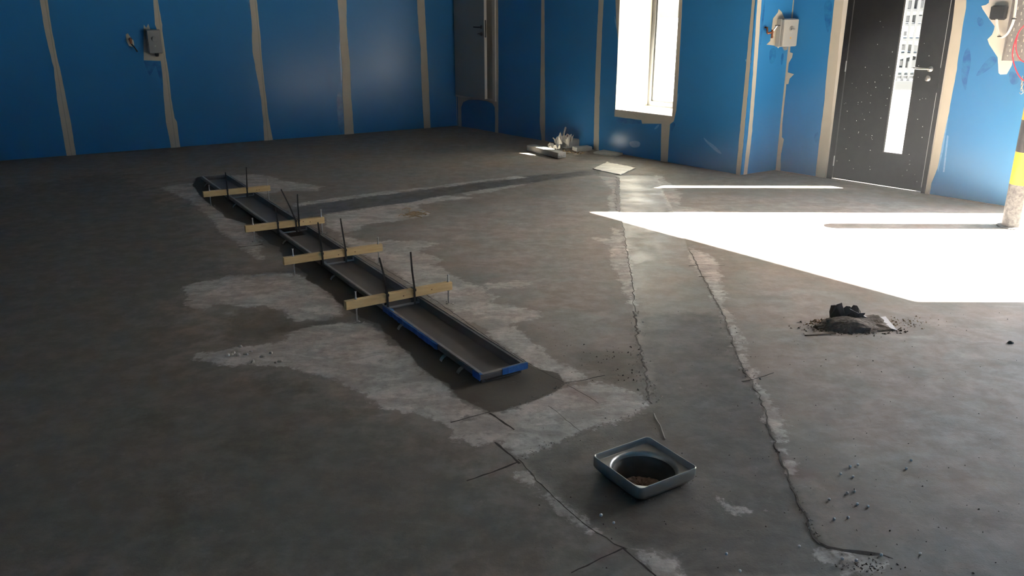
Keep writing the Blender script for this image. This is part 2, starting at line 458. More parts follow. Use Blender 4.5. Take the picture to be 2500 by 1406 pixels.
FALLOFF_DARK = [[(-80, 470), (300, 420), (470, 520), (560, 700), (440, 760), (500, 860), (720, 930), (900, 1010), (1080, 1080), (1230, 1200), (1400, 1320), (1520, 1420), (-400, 1420)]]  # greenish dirt tone that also paints in the light falloff at left
FALLOFF_PALE = [[(960, 560), (1200, 500), (1440, 470), (1480, 560), (1520, 700), (1540, 850), (1400, 860), (1250, 740), (1100, 640)], [(1830, 640), (2100, 740), (2500, 760), (2600, 1000), (2450, 1200), (2150, 1180), (1960, 1050), (1860, 880), (1790, 760)], [(1640, 470), (2100, 480), (2480, 520), (2480, 700), (2200, 720), (1700, 560)]]  # pale dust tone that also paints in stronger light at centre and right
def build_floor():
    def grid(x0, x1, y0, y1, st):
        xs = np.arange(x0, x1 + st * .5, st); ys = np.arange(y0, y1 + st * .5, st)
        X, Y = np.meshgrid(xs, ys)
        return X, Y
    st = 0.02
    X, Y = grid(-6.4, 5.4, 1.4, 12.6, st)
    ny, nx = X.shape
    def field(polys):
        d = np.full(X.shape, -1.0)
        for pl in polys:
            xs = [p[0] for p in pl]; ys = [p[1] for p in pl]
            mrg = 0.5
            i0 = max(0, int((min(xs) - mrg - X[0, 0]) / st)); i1 = min(nx, int((max(xs) + mrg - X[0, 0]) / st) + 2)
            j0 = max(0, int((min(ys) - mrg - Y[0, 0]) / st)); j1 = min(ny, int((max(ys) + mrg - Y[0, 0]) / st) + 2)
            if i1 <= i0 or j1 <= j0: continue
            s = sdf_poly(X[j0:j1, i0:i1], Y[j0:j1, i0:i1], pl)
            d[j0:j1, i0:i1] = np.maximum(d[j0:j1, i0:i1], np.maximum(s, -1.0))
        return d
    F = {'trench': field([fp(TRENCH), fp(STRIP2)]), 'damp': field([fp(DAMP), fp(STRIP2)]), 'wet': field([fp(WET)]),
         'dust': field([fp(p) for p in DUST]), 'red': field([fp(p) for p in RED]), 'grime': field([fp(p) for p in GRIME]), 'dirty': field([fp(p) for p in FALLOFF_DARK]), 'film': field([fp(p) for p in FALLOFF_PALE])}  # film: pale dust tone with stronger light painted in
    RH = 0.110
    gx, gy = X - gully_c.x, Y - gully_c.y
    gr = np.hypot(gx, gy)
    band = (gr > RH - 0.0155) & (gr < RH + 0.0155)
    k = np.where(band, RH / np.maximum(gr, 1e-6), 1.0)
    X = gully_c.x + gx * k; Y = gully_c.y + gy * k
    gr = np.where(band, RH, gr)
    inside = gr <= RH + 1e-4
    gone = (inside[:-1, :-1] & inside[:-1, 1:] & inside[1:, 1:] & inside[1:, :-1]).ravel()
    room = grow(room_poly, 0.12)
    big = sdf_poly(X, Y, room)
    idx = np.arange(nx * ny).reshape(ny, nx)
    q = np.stack([idx[:-1, :-1], idx[:-1, 1:], idx[1:, 1:], idx[1:, :-1]], -1).reshape(-1, 4)
    cx = ((X[:-1, :-1] + X[1:, 1:]) / 2).ravel(); cy = ((Y[:-1, :-1] + Y[1:, 1:]) / 2).ravel()
    keep = ((big[:-1, :-1] + big[1:, 1:]) / 2).ravel() > 0
    keep &= ~gone
    rx, ry = cx - sump_mid.x, cy - sump_mid.y
    a = rx * EX.x + ry * EX.y; b = rx * EY.x + ry * EY.y
    keep &= ~((np.abs(a) < 0.075) & (np.abs(b) < 0.20))
    q = q[keep]
    V = np.stack([X.ravel(), Y.ravel(), np.zeros(nx * ny)], 1)
    # gentle unevenness of the slab, fill strips a few millimetres lower
    tr = np.clip((F['trench'].ravel() + 0.004) / 0.02, 0, 1)
    V[:, 2] -= 0.004 * tr
    vals = {k: v.ravel() for k, v in F.items()}
    # rest of the slab, coarser
    X2, Y2 = grid(-12.0, 9.4, -6.0, 13.4, 0.1)
    big2 = sdf_poly(X2, Y2, room)
    n2y, n2x = X2.shape
    id2 = np.arange(n2x * n2y).reshape(n2y, n2x)
    q2 = np.stack([id2[:-1, :-1], id2[:-1, 1:], id2[1:, 1:], id2[1:, :-1]], -1).reshape(-1, 4)
    c2x = ((X2[:-1, :-1] + X2[1:, 1:]) / 2).ravel(); c2y = ((Y2[:-1, :-1] + Y2[1:, 1:]) / 2).ravel()
    k2 = ((big2[:-1, :-1] + big2[1:, 1:]) / 2).ravel() > 0
    k2 &= ~((c2x > -6.4) & (c2x < 5.4) & (c2y > 1.4) & (c2y < 12.6))
    q2 = q2[k2] + nx * ny
    V2 = np.stack([X2.ravel(), Y2.ravel(), np.zeros(n2x * n2y)], 1)
    Vall = np.concatenate([V, V2]); Q = np.concatenate([q, q2])
    used = np.zeros(len(Vall), bool); used[Q.ravel()] = True
    remap = np.cumsum(used) - 1
    Q = remap[Q]
    me = bpy.data.meshes.new('floor')
    nv, nf = int(used.sum()), len(Q)
    me.vertices.add(nv); me.loops.add(nf * 4); me.polygons.add(nf)
    me.vertices.foreach_set('co', Vall[used].astype(np.float32).ravel())
    me.loops.foreach_set('vertex_index', Q.astype(np.int32).ravel())
    me.polygons.foreach_set('loop_start', np.arange(0, nf * 4, 4, dtype=np.int32))
    me.polygons.foreach_set('loop_total', np.full(nf, 4, np.int32))
    me.update(calc_edges=True)
    me.validate()
    for k, v in vals.items():
        at = me.attributes.new(k, 'FLOAT', 'POINT')
        full = np.concatenate([v, np.full(len(V2), -1.0)])[used]
        at.data.foreach_set('value', full.astype(np.float32))
    me.polygons.foreach_set('use_smooth', np.ones(nf, bool))
    o = bpy.data.objects.new('floor', me)
    COL.objects.link(o)
    o['kind'] = 'structure'
    return o

def floor_mat():
    m = bpy.data.materials.new('worn_concrete')
    m.use_nodes = True
    nt = m.node_tree
    N, L = nt.nodes, nt.links
    b = N['Principled BSDF']
    tc = N.new('ShaderNodeTexCoord').outputs['Object']
    def nz(scale, detail=6, rough=0.6, stretch=None, dist=0.0):
        n = N.new('ShaderNodeTexNoise')
        n.inputs['Scale'].default_value = scale; n.inputs['Detail'].default_value = detail
        n.inputs['Roughness'].default_value = rough; n.inputs['Distortion'].default_value = dist
        if stretch:
            mp = N.new('ShaderNodeMapping'); mp.inputs['Scale'].default_value = stretch
            mp.inputs['Rotation'].default_value = (0, 0, math.radians(stretch[2] if len(stretch) > 3 else 0))
            L.new(tc, mp.inputs['Vector']); L.new(mp.outputs[0], n.inputs['Vector'])
        else:
            L.new(tc, n.inputs['Vector'])
        return n.outputs[0]
    def mr(v, a, c, lo=0.0, hi=1.0, smooth=True):
        n = N.new('ShaderNodeMapRange')
        if smooth: n.interpolation_type = 'SMOOTHSTEP'
        n.inputs['From Min'].default_value = a; n.inputs['From Max'].default_value = c
        n.inputs['To Min'].default_value = lo; n.inputs['To Max'].default_value = hi
        L.new(v, n.inputs['Value']); return n.outputs[0]
    def mth(op, x, y):
        n = N.new('ShaderNodeMath'); n.operation = op
        for i, k in enumerate((x, y)):
            if isinstance(k, (int, float)): n.inputs[i].default_value = k
            else: L.new(k, n.inputs[i])
        return n.outputs[0]
    def mix(f, A, B, mode='MIX'):
        n = N.new('ShaderNodeMix'); n.data_type = 'RGBA'; n.blend_type = mode
        if isinstance(f, (int, float)): n.inputs['Factor'].default_value = f
        else: L.new(f, n.inputs['Factor'])
        for k, x in (('A', A), ('B', B)):
            if isinstance(x, tuple): n.inputs[k].default_value = (*x, 1)
            else: L.new(x, n.inputs[k])
        return n.outputs['Result']
    def att(name):
        n = N.new('ShaderNodeAttribute'); n.attribute_name = name
        return n.outputs['Fac']
    big, med, fine, tiny = nz(0.8, 5), nz(4.5, 8, 0.65), nz(22, 8, 0.7), nz(150, 4, 0.6)
    streak = nz(2.2, 8, 0.72, stretch=(1.6, 3.4, 1.0), dist=0.8)
    hue = nz(1.7, 5, 0.6)
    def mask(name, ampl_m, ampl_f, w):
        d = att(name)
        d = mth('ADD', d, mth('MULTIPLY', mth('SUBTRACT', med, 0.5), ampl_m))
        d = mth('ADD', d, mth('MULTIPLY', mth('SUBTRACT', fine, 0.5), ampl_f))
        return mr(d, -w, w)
    base = mix(mr(med, 0.3, 0.7), (0.155, 0.148, 0.132), (0.215, 0.20, 0.178))
    base = mix(mr(big, 0.35, 0.65, 0, 0.5), base, (0.235, 0.205, 0.17))
    base = mix(mr(hue, 0.52, 0.68, 0, 0.45), base, (0.20, 0.155, 0.105))
    base = mix(mr(hue, 0.46, 0.32, 0, 0.5), base, (0.135, 0.155, 0.15))
    base = mix(mr(streak, 0.56, 0.75, 0, 0.55), base, (0.34, 0.325, 0.305))
    base = mix(mr(fine, 0.56, 0.72, 0, 0.35), base, (0.085, 0.08, 0.07))
    base = mix(mth('MULTIPLY', mask('grime', 0.25, 0.15, 0.06), 0.55), base, (0.095, 0.082, 0.055))
    base = mix(mth('MULTIPLY', mask('dirty', 0.9, 0.25, 0.22), 0.55), base, (0.085, 0.088, 0.075))  # dirt tone and painted light falloff together
    base = mix(mth('MULTIPLY', mask('film', 0.8, 0.4, 0.18), mr(streak, 0.3, 0.7, 0.25, 0.8)), base, (0.30, 0.281, 0.268))  # paler where stronger light is painted into the floor
    tm = mask('trench', 0.03, 0.02, 0.006)
    tcol = mix(mr(med, 0.3, 0.7), (0.175, 0.162, 0.14), (0.235, 0.218, 0.19))
    tcol = mix(mr(streak, 0.5, 0.72, 0, 0.5), tcol, (0.33, 0.31, 0.28))
    base = mix(tm, base, tcol)
    dm = mask('damp', 0.16, 0.05, 0.07)
    dcol = mix(mr(streak, 0.35, 0.7), (0.078, 0.076, 0.066), (0.135, 0.13, 0.117))
    dcol = mix(mr(hue, 0.5, 0.66, 0, 0.5), dcol, (0.10, 0.082, 0.055))
    base = mix(mth('MULTIPLY', dm, 0.92), base, dcol)
    du = mask('dust', 0.20, 0.16, 0.016)
    ducol = mix(mr(fine, 0.3, 0.7), (0.37, 0.35, 0.325), (0.50, 0.475, 0.445))
    ducol = mix(mr(streak, 0.60, 0.42, 0, 0.7), ducol, (0.27, 0.255, 0.235))
    du = mth('MULTIPLY', du, mth('MULTIPLY', mr(med, 0.30, 0.48, 0.45, 1.0), mr(fine, 0.30, 0.46, 0.5, 1.0)))
    base = mix(du, base, ducol)
    we = mask('wet', 0.07, 0.03, 0.006)
    wcol = mix(mr(med, 0.35, 0.65), (0.052, 0.043, 0.031), (0.10, 0.088, 0.07))
    base = mix(we, base, wcol)
    base = mix(mth('MULTIPLY', mask('red', 0.08, 0.06, 0.05), 0.28), base, (0.24, 0.06, 0.05))
    blot = nz(7.5, 9, 0.72, dist=1.2)
    base = mix(mr(blot, 0.60, 0.72, 0, 0.30), base, (0.07, 0.062, 0.052))
    base = mix(mr(blot, 0.40, 0.28, 0, 0.30), base, (0.33, 0.31, 0.285))
    base = mix(mr(tiny, 0.64, 0.72, 0, 0.5), base, (0.06, 0.055, 0.05))
    hue2 = nz(2.6, 6, 0.65, dist=0.5)
    hue3 = nz(9.0, 7, 0.7)
    base = mix(mr(hue2, 0.36, 0.64), mix(0.45, base, (1.16, 0.99, 0.92), 'MULTIPLY'), mix(0.45, base, (0.90, 1.03, 1.02), 'MULTIPLY'))
    base = mix(mr(hue3, 0.34, 0.62, 0.0, 0.55), mix(1.0, base, (1.16, 1.13, 1.12), 'MULTIPLY'), mix(1.0, base, (0.62, 0.60, 0.58), 'MULTIPLY'))
    L.new(base, b.inputs['Base Color'])
    r = mr(med, 0.3, 0.7, 0.62, 0.80)
    r2 = mth('SUBTRACT', r, mth('MULTIPLY', tm, mr(streak, 0.3, 0.7, 0.30, 0.12)))
    L.new(r2, b.inputs['Roughness'])
    b.inputs['Specular IOR Level'].default_value = 0.45
    h = mth('ADD', mth('MULTIPLY', fine, 0.5), mth('MULTIPLY', tiny, 0.25))
    h = mth('ADD', h, mth('MULTIPLY', mth('SUBTRACT', 1.0, tm), 0.3))
    h = mth('ADD', h, mth('MULTIPLY', du, mth('MULTIPLY', fine, 0.8)))
    h = mth('ADD', h, mth('MULTIPLY', streak, 0.5))
    bp = N.new('ShaderNodeBump'); bp.inputs['Strength'].default_value = 0.5; bp.inputs['Distance'].default_value = 0.006
    L.new(h, bp.inputs['Height']); L.new(bp.outputs[0], b.inputs['Normal'])
    return m

floor = build_floor()
floor.data.materials.append(floor_mat())

# outside paving: a ring around the building
def build_ground():
    mb = MB()
    inn = grow(room_poly, 0.10)
    n = len(inn)
    cx, cy = 0.0, 4.0
    outer = []
    for p in inn:
        d = Vector((p[0] - cx, p[1] - cy)).normalized()
        outer.append((cx + d.x * 90, cy + d.y * 90))
    for i in range(n):
        k = (i + 1) % n
        mb.add([(*inn[i], -0.03), (*inn[k], -0.03), (*outer[k], -0.03), (*outer[i], -0.03)], [(0, 1, 2, 3)])
    return structure(mb, 'ground', 'ground')
build_ground()

# ------------------------------------------------------------------ walls
def edge_poly(W, left, right, k=PT, top=ZC, jit=0.002):
    """joint plaster: left / right pixel edges from the top of the frame to the floor"""
    def path(e):
        pts = [W.hit(x, y, k) for x, y in e]
        pts[-1] = (pts[-1][0], 0.0)
        s0 = pts[0][0]
        up = [(s0 + 0.02 * math.sin(z * 5 + s0 * 9), z) for z in (top, top - 0.5, top - 1.0, top - 1.4) if z > pts[0][1] + 0.1]
        pts = up + pts
        out = []
        for (s0, z0), (s1, z1) in zip(pts, pts[1:]):
            m = max(1, int(abs(z1 - z0) / 0.05))
            for i in range(m):
                t = i / m
                out.append((s0 + (s1 - s0) * t + random.uniform(-jit, jit), z0 + (z1 - z0) * t))
        out.append(pts[-1])
        return out
    return path(left), path(right)
def strip(W, left, right, wall_obj, k=PT, name='joint_tape', th=0.002):
    a, b = edge_poly(W, left, right, k)
    mb = MB()
    W.flat(mb, a + b[::-1], k, k + th)
    return mb.build(name, 'tape', wall_obj)
def ppoly(W, px, k=PT, soft=0):
    P = [W.hit(x, y, k) for x, y in px]
    for _ in range(soft):                        # corner cutting
        P = [q for (a, b), (c, d) in zip(P, P[1:] + P[:1]) for q in ((a * .75 + c * .25, b * .75 + d * .25), (a * .25 + c * .75, b * .25 + d * .75))]
    return P

# --- left wall
mb = MB()
W_left.box(mb, -0.6, W_left.L + 0.2, 0, ZC, -0.25, 0)
wall_left = structure(mb, 'wall_left', 'substrate')
js = [W_left.hit(x, y, PT)[0] for x, y in ((1044, 311), (853, 325), (655, 339), (430, 357), (175, 379))]
while js[-1] + 1.25 < W_left.L:
    js.append(js[-1] + 1.2)
edges = [0.0] + js + [W_left.L]
for a, b in zip(edges, edges[1:]):
    mb = MB(); W_left.box(mb, a + 0.0015, b - 0.0015, 0.004, ZC, 0, PT); mb.build('panel', 'blue', wall_left)
STRIPS_L = [
    ([(97, 0), (109, 75), (127, 150), (131, 165), (139, 240), (149, 300), (163, 381)], [(116, 0), (127, 75), (142, 150), (146, 165), (161, 240), (173, 300), (186, 380)]),
    ([(374, 0), (378, 60), (384, 75), (391, 140), (396, 180), (400, 240), (404, 288), (405, 297), (412, 330), (417, 358)],
     [(385, 0), (396, 60), (396, 75), (405, 140), (412, 180), (418, 240), (426, 288), (432, 297), (436, 330), (440, 356)]),
    ([(609, 0), (615, 60), (615, 100), (616, 125), (630, 200), (637, 240), (642, 290), (645, 340)],
     [(627, 0), (633, 60), (637, 100), (638, 125), (645, 200), (650, 240), (656, 290), (666, 338)]),
    ([(824, 0), (829, 60), (830, 100), (834, 150), (836, 180), (836, 240), (838, 255), (841, 326)],
     [(846, 0), (846, 60), (849, 100), (854, 150), (855, 180), (857, 240), (859, 255), (864, 324)]),
    ([(1018, 0), (1022, 75), (1027, 120), (1029, 210), (1035, 312)], [(1036, 0), (1040, 75), (1042, 120), (1047, 210), (1051, 311)]),
    ([(1108, 0), (1111, 120), (1116, 306)], [(1112, 0), (1114.5, 120), (1117.5, 306)])]
for l, r in STRIPS_L:
    strip(W_left, l, r, wall_left)
seam_top = ZC
for (l, r) in STRIPS_L[:3]:                      # open board joint showing as a dark line inside the plaster
    mb = MB()
    pts = [((lx + rx) / 2 + 2, (ly + ry) / 2) for (lx, ly), (rx, ry) in zip(l, r)]
    s0, z0 = W_left.hit(*pts[0], PT + .002); s1, z1 = W_left.hit(*pts[-1], PT + .002)
    sm = (s0 + s1) / 2
    W_left.box(mb, sm - 0.004, sm + 0.004, 0.0, ZC, PT + 0.002, PT + 0.0028)
    mb.build('joint_ridge', mat('joint_ridge', (0.33, 0.32, 0.25), 0.7), wall_left)
pat = [(351, 60), (357, 68), (362, 58), (368, 75), (384, 78), (391, 110), (396, 149), (351, 147), (350, 100)]
mb = MB(); W_left.flat(mb, ppoly(W_left, pat), PT, PT + 0.0022); mb.build('plaster_patch', 'tape', wall_left)
mb = MB(); W_left.flat(mb, ppoly(W_left, [(351, 149), (391, 151), (397, 195), (396, 212), (380, 160), (366, 186), (358, 170)]), PT, PT + 0.001)
mb.build('film_residue', 'blue_dark', wall_left)
mb = MB(); W_left.flat(mb, ppoly(W_left, [(307, 84), (312, 81), (318, 90), (326, 99), (328, 110), (322, 114), (315, 112), (309, 100)]), PT, PT + 0.0022)
mb.build('plaster_patch', 'tape', wall_left)
for px in ([(820, 225), (836, 225), (840, 325), (827, 326)], [(604, 0), (609, 0), (614, 40), (608, 30)], [(826, 60), (830, 60), (836, 200), (832, 210)]):
    mb = MB(); W_left.flat(mb, ppoly(W_left, px, soft=3), PT, PT + 0.0008); mb.build('film_residue', 'blue_dark', wall_left)

# --- window wall (thick, stands forward of the door wall)
TH = 0.64
sWL, zWB = W_front.hit(1504, 269.5)
sWR = W_front.hit(1643, 283)[0]
zWB = (zWB + W_front.hit(1641.6, 281.5)[1]) / 2
zWT = 2.75
mb = MB()
Lf = W_front.L
W_front.box(mb, -0.3, sWL, 0, ZC, -TH, 0)
W_front.box(mb, sWR, Lf, 0, ZC, -TH, 0)
W_front.box(mb, sWL, sWR, 0, zWB, -TH, 0)
W_front.box(mb, sWL, sWR, zWT, ZC, -TH, 0)
wall_front = structure(mb, 'wall_front', 'plaster')
def vs(x, y): return W_front.hit(x, y, PT)[0]
j6, j7, j8 = vs(1326, 345), vs(1456, 366), vs(1622, 397)
jd = vs(1213, 322)
def panel(wo, W, rects):
    mb = MB()
    for a, b, z0, z1 in rects:
        W.box(mb, a, b, z0, z1, 0, PT)
    mb.build('panel', 'blue', wo)
g = 0.0015
panel(wall_front, W_front, [(PT + g, jd - g, 0.004, ZC)])
panel(wall_front, W_front, [(jd + g, j6 - g, 0.004, ZC)])
panel(wall_front, W_front, [(j6 + g, j7 - g, 0.004, ZC)])
panel(wall_front, W_front, [(j7 + g, sWL, 0.004, ZC), (sWL, j8 - g, 0.004, zWB), (sWL, j8 - g, zWT, ZC)])
panel(wall_front, W_front, [(j8 + g, sWR, 0.004, zWB), (j8 + g, sWR, zWT, ZC), (sWR, Lf + PT - g, 0.004, ZC)])
strip(W_front, [(1322, 0), (1320, 180), (1319, 240), (1318, 300), (1322.5, 346)], [(1329, 0), (1330, 180), (1331, 240), (1331, 300), (1330.6, 345)], wall_front)
strip(W_front, [(1462, 0), (1458, 75), (1455, 150), (1452, 240), (1449, 368)], [(1474, 0), (1470, 75), (1467, 150), (1464, 240), (1462, 366)], wall_front)
strip(W_front, [(1836.5, 0), (1818.5, 194), (1797, 424)], [(1843, 0), (1829, 190), (1807.5, 427)], wall_front)
def rough_poly(pts, st=0.05, j=0.002):
    out = []
    n = len(pts)
    for i in range(n):
        (a, b), (c, d) = pts[i], pts[(i + 1) % n]
        m = max(1, int(math.hypot(c - a, d - b) / st))
        for k in range(m):
            t = k / m
            out.append((a + (c - a) * t + (random.uniform(-j, j) if k else 0), b + (d - b) * t + (random.uniform(-j, j) if k else 0)))
    return out
H8 = lambda x, y: W_front.hit(x, y, PT)
lo = [H8(1506, 180), H8(1509, 100), H8(1505, 60), H8(1503, 0)]
surround = [H8(1500, 284.5)] + lo + [(lo[-1][0] - 0.01, 2.2), (lo[-1][0], zWT + 0.06), (sWR + 0.05, zWT + 0.06), (sWR + 0.05, 2.2), H8(1666, 0), H8(1657, 179), H8(1651, 269), H8(1645, 296),
            H8(1636, 303), H8(1632, 360), (H8(1630, 397)[0], 0.0), (H8(1613, 396)[0], 0.0), H8(1614, 340), H8(1615, 302), H8(1568, 302), H8(1566, 293)]
# cut the window hole by splitting the surround into a left and a right ring half
hole = [(sWL, zWB), (sWL, zWT), (sWR, zWT), (sWR, zWB)]
left_half = [surround[0]] + lo + [(lo[-1][0] - 0.01, 2.2), (lo[-1][0], zWT + 0.06), (sWL + 0.3, zWT + 0.06), (sWL + 0.3, zWT), (sWL, zWT), (sWL, zWB), (sWL + 0.22, zWB), H8(1566, 293)]
right_half = [(sWL + 0.22, zWB), (sWR, zWB), (sWR, zWT), (sWL + 0.3, zWT), (sWL + 0.3, zWT + 0.06), (sWR + 0.05, zWT + 0.06), (sWR + 0.05, 2.2), H8(1666, 0), H8(1657, 179), H8(1651, 269),
              H8(1645, 296), H8(1636, 303), H8(1632, 360), (H8(1630, 397)[0], 0.0), (H8(1613, 396)[0], 0.0), H8(1614, 340), H8(1615, 302), H8(1568, 302), H8(1566, 293)]
for q in (left_half, right_half):
    mb = MB(); W_front.flat(mb, rough_poly(q, 0.08, 0.0015), PT, PT + 0.002); mb.build('joint_tape', 'tape', wall_front)
for px in ([(1502, 286), (1563, 294), (1566, 303), (1520, 302), (1505, 296)], [(1640, 298), (1650, 300), (1643, 318), (1637, 325)]):
    mb = MB(); W_front.flat(mb, ppoly(W_front, px, soft=3), PT, PT + 0.0008); mb.build('film_residue', 'blue_dark', wall_front)
for px in ([(1535, 345), (1556, 343), (1565, 350), (1560, 360), (1540, 360)], [(1596, 315), (1608, 302), (1610, 308), (1600, 316)], [(1644, 270), (1655, 225), (1657, 232), (1650, 272)],
           [(1500, 34), (1504, 50), (1507, 75), (1502, 62)], [(1716, 333), (1728, 345), (1745, 355), (1766, 378), (1750, 372), (1735, 358), (1722, 345)], [(1819, 143), (1836, 146), (1836, 155), (1820, 152)]):
    mb = MB(); W_front.flat(mb, ppoly(W_front, px, soft=3), PT, PT + 0.0008)
    mb.build('plaster_smear', 'blue_pale', wall_front)
# window reveal lining and frame
mb = MB()
W_front.box(mb, sWL, sWR, zWB - 0.001, zWB + 0.004, -TH, PT)
W_front.box(mb, sWL - 0.001, sWL + 0.004, zWB, zWT, -TH, PT)
W_front.box(mb, sWR - 0.004, sWR + 0.001, zWB, zWT, -TH, PT)
W_front.box(mb, sWL, sWR, zWT - 0.004, zWT + 0.001, -TH, PT)
mb.build('window_reveal', 'plaster', wall_front)
kF0, kF1 = -TH + 0.02, -TH + 0.09
window = thing('window_1', W_front.pt((sWL + sWR) / 2, zWB, -TH), None, None)
window['kind'] = 'structure'
fw = 0.055
mb = MB()
W_front.box(mb, sWL + 0.005, sWL + 0.005 + fw, zWB + 0.006, zWT - 0.006, kF0, kF1)
W_front.box(mb, sWR - 0.005 - fw, sWR - 0.005, zWB + 0.006, zWT - 0.006, kF0, kF1)
W_front.box(mb, sWL + 0.005 + fw, sWR - 0.005 - fw, zWB + 0.006, zWB + 0.006 + fw, kF0, kF1)
W_front.box(mb, sWL + 0.005 + fw, sWR - 0.005 - fw, zWT - 0.006 - fw, zWT - 0.006, kF0, kF1)
mb.build('window_frame', 'alu', window)
mb = MB()
e = 0.016
for a, b, z0, z1 in ((sWL + fw + .005, sWL + fw + .005 + e, zWB + fw + .006, zWT - fw - .006), (sWR - fw - .005 - e, sWR - fw - .005, zWB + fw + .006, zWT - fw - .006),
                     (sWL + fw + .005, sWR - fw - .005, zWB + fw + .006, zWB + fw + .006 + e), (sWL + fw + .005, sWR - fw - .005, zWT - fw - .006 - e, zWT - fw - .006)):
    W_front.box(mb, a, b, z0, z1, kF0 + .015, kF1 - .018)
mb.build('glazing_bead', 'alu', window)
mb = MB()
W_front.box(mb, sWL + fw, sWR - fw, zWB + fw, zWT - fw, kF0 + .028, kF0 + .034)
mb.build('pane', 'glass', window)

# riser cupboard door on the window wall beside the corner
dL, dR = W_front.hit(1116, 120, PT)[0], W_front.hit(1199, 120, PT)[0]
zD0 = (W_front.hit(1120, 233, PT)[1] + W_front.hit(1200, 238, PT)[1]) / 2
arch = [(1119, 306), (1127, 304), (1126, 262), (1131, 249), (1144, 243.5), (1168, 243.5), (1190, 247), (1203, 253), (1208, 262), (1209, 290), (1208.5, 320), (1216.5, 322)]
sd_in = [H8(*p) for p in arch]
sd_in[0] = (max(sd_in[0][0], PT), 0); sd_in[1] = (sd_in[1][0], 0); sd_in[-1] = (sd_in[-1][0], 0); sd_in[-2] = (sd_in[-2][0], 0)
sd = sd_in + [H8(1217, 160), H8(1216, 0), (H8(1216, 0)[0], 2.5), (PT + .001, 2.5)]
mb = MB(); W_front.flat(mb, rough_poly(sd, 0.08, 0.0012), PT, PT + 0.002); mb.build('joint_tape', 'tape', wall_front)
door2 = thing('door_2', W_front.pt((dL + dR) / 2, zD0, PT), None, None)
door2['kind'] = 'structure'
zDT = zD0 + 1.9
mb = MB()
for a, b, z0, z1 in ((dL - .03, dL, zD0 - .03, zDT + .03), (dR + .045, dR + .105, zD0 - .03, zDT + .03), (dL, dR + .045, zD0 - .03, zD0 - .004), (dL, dR + .045, zDT + .004, zDT + .03)):
    W_front.box(mb, a, b, z0, z1, PT + .002, PT + .022)
mb.build('door_frame', 'frame_white', door2)
# leaf stands a little open, hinged at its corner side
def leafpt(s, z, k, ang=math.radians(5.0), s0=dL + .004):
    return W_front.pt(s0, z, PT + .006) + (W_front.d * math.cos(ang) + W_front.n * math.sin(ang)) * (s - s0) + (W_front.n * math.cos(ang) - W_front.d * math.sin(ang)) * k
def lbox(mb, s0, s1, z0, z1, k0, k1):
    return mb.box8([leafpt(s0, z0, k0), leafpt(s1, z0, k0), leafpt(s1, z0, k1), leafpt(s0, z0, k1), leafpt(s0, z1, k0), leafpt(s1, z1, k0), leafpt(s1, z1, k1), leafpt(s0, z1, k1)])
dr_e = dR - .005
mb = MB(); lbox(mb, dL + .004, dr_e, zD0, zDT, 0, .04); leaf2 = mb.build('door_leaf', 'door_grey', door2)
mb = MB(); lbox(mb, dr_e, dr_e + .002, zD0, zDT, 0, .04); mb.build('door_edge', 'frame_white', leaf2)
zH2 = W_front.hit(1195, 68, PT)[1]
mb = MB(); lbox(mb, dr_e + .002, dr_e + .0035, zH2 - .12, zH2 + .10, .009, .031); lk = mb.build('lock_faceplate', 'darkmetal', leaf2)
mb = MB()
ax = (leafpt(0, 0, 1) - leafpt(0, 0, 0)).normalized(); ad = (leafpt(1, 0, 0) - leafpt(0, 0, 0)).normalized()
hc = leafpt(dr_e - .06, zH2 + .01, .04)
mb.lathe(hc, ax, [(.024, 0), (.024, .006), (.009, .006), (.009, .045)], 14)
mb.tube([hc + ax * .042, hc + ax * .048 - ad * .03, hc + ax * .046 - ad * .12], .008, 8)
mb.build('door_handle', 'darkmetal', leaf2, smooth=True)
mb = MB()
hc2 = leafpt(dr_e - .06, zH2 - .075, .04)
mb.lathe(hc2, ax, [(.024, 0), (.024, .006), (.01, .008), (.01, .022)], 14)
mb.tube([hc2 + ax * .02, hc2 + ax * .03 - ad * .045], .006, 6)
mb.build('thumb_turn', 'darkmetal', leaf2, smooth=True)

# --- return wall: runs on behind the end of the door wall
RL = W_ret.L + 0.45
mb = MB(); W_ret.box(mb, 0, RL, 0, ZC, -0.20, 0)
wall_return = structure(mb, 'wall_return', 'plaster')
panel(wall_return, W_ret, [(0.002, RL, 0.004, ZC)])
strip(W_ret, [(1849, 0), (1838, 179), (1829, 300), (1815, 424)], [(1859, 0), (1847, 179), (1836, 320), (1824, 424)], wall_return)
mb = MB(); W_ret.flat(mb, ppoly(W_ret, [(1887, 45), (1893, 38), (1899, 30), (1901, 22), (1908, 29), (1912, 38), (1918, 52), (1922, 112), (1905, 113), (1899, 118), (1896, 112), (1882, 110), (1871, 109), (1880, 100)]), PT, PT + 0.0022)
mb.build('plaster_patch', 'tape', wall_return)
for px in ([(1880, 118), (1896, 118), (1893, 150), (1880, 158), (1878, 140)], [(1908, 130), (1914, 130), (1910, 160), (1906, 155)], [(1865, 0), (1869, 0), (1858, 110), (1854, 110)]):
    mb = MB(); W_ret.flat(mb, ppoly(W_ret, px, soft=3), PT, PT + 0.0008); mb.build('film_residue', 'blue_dark', wall_return)

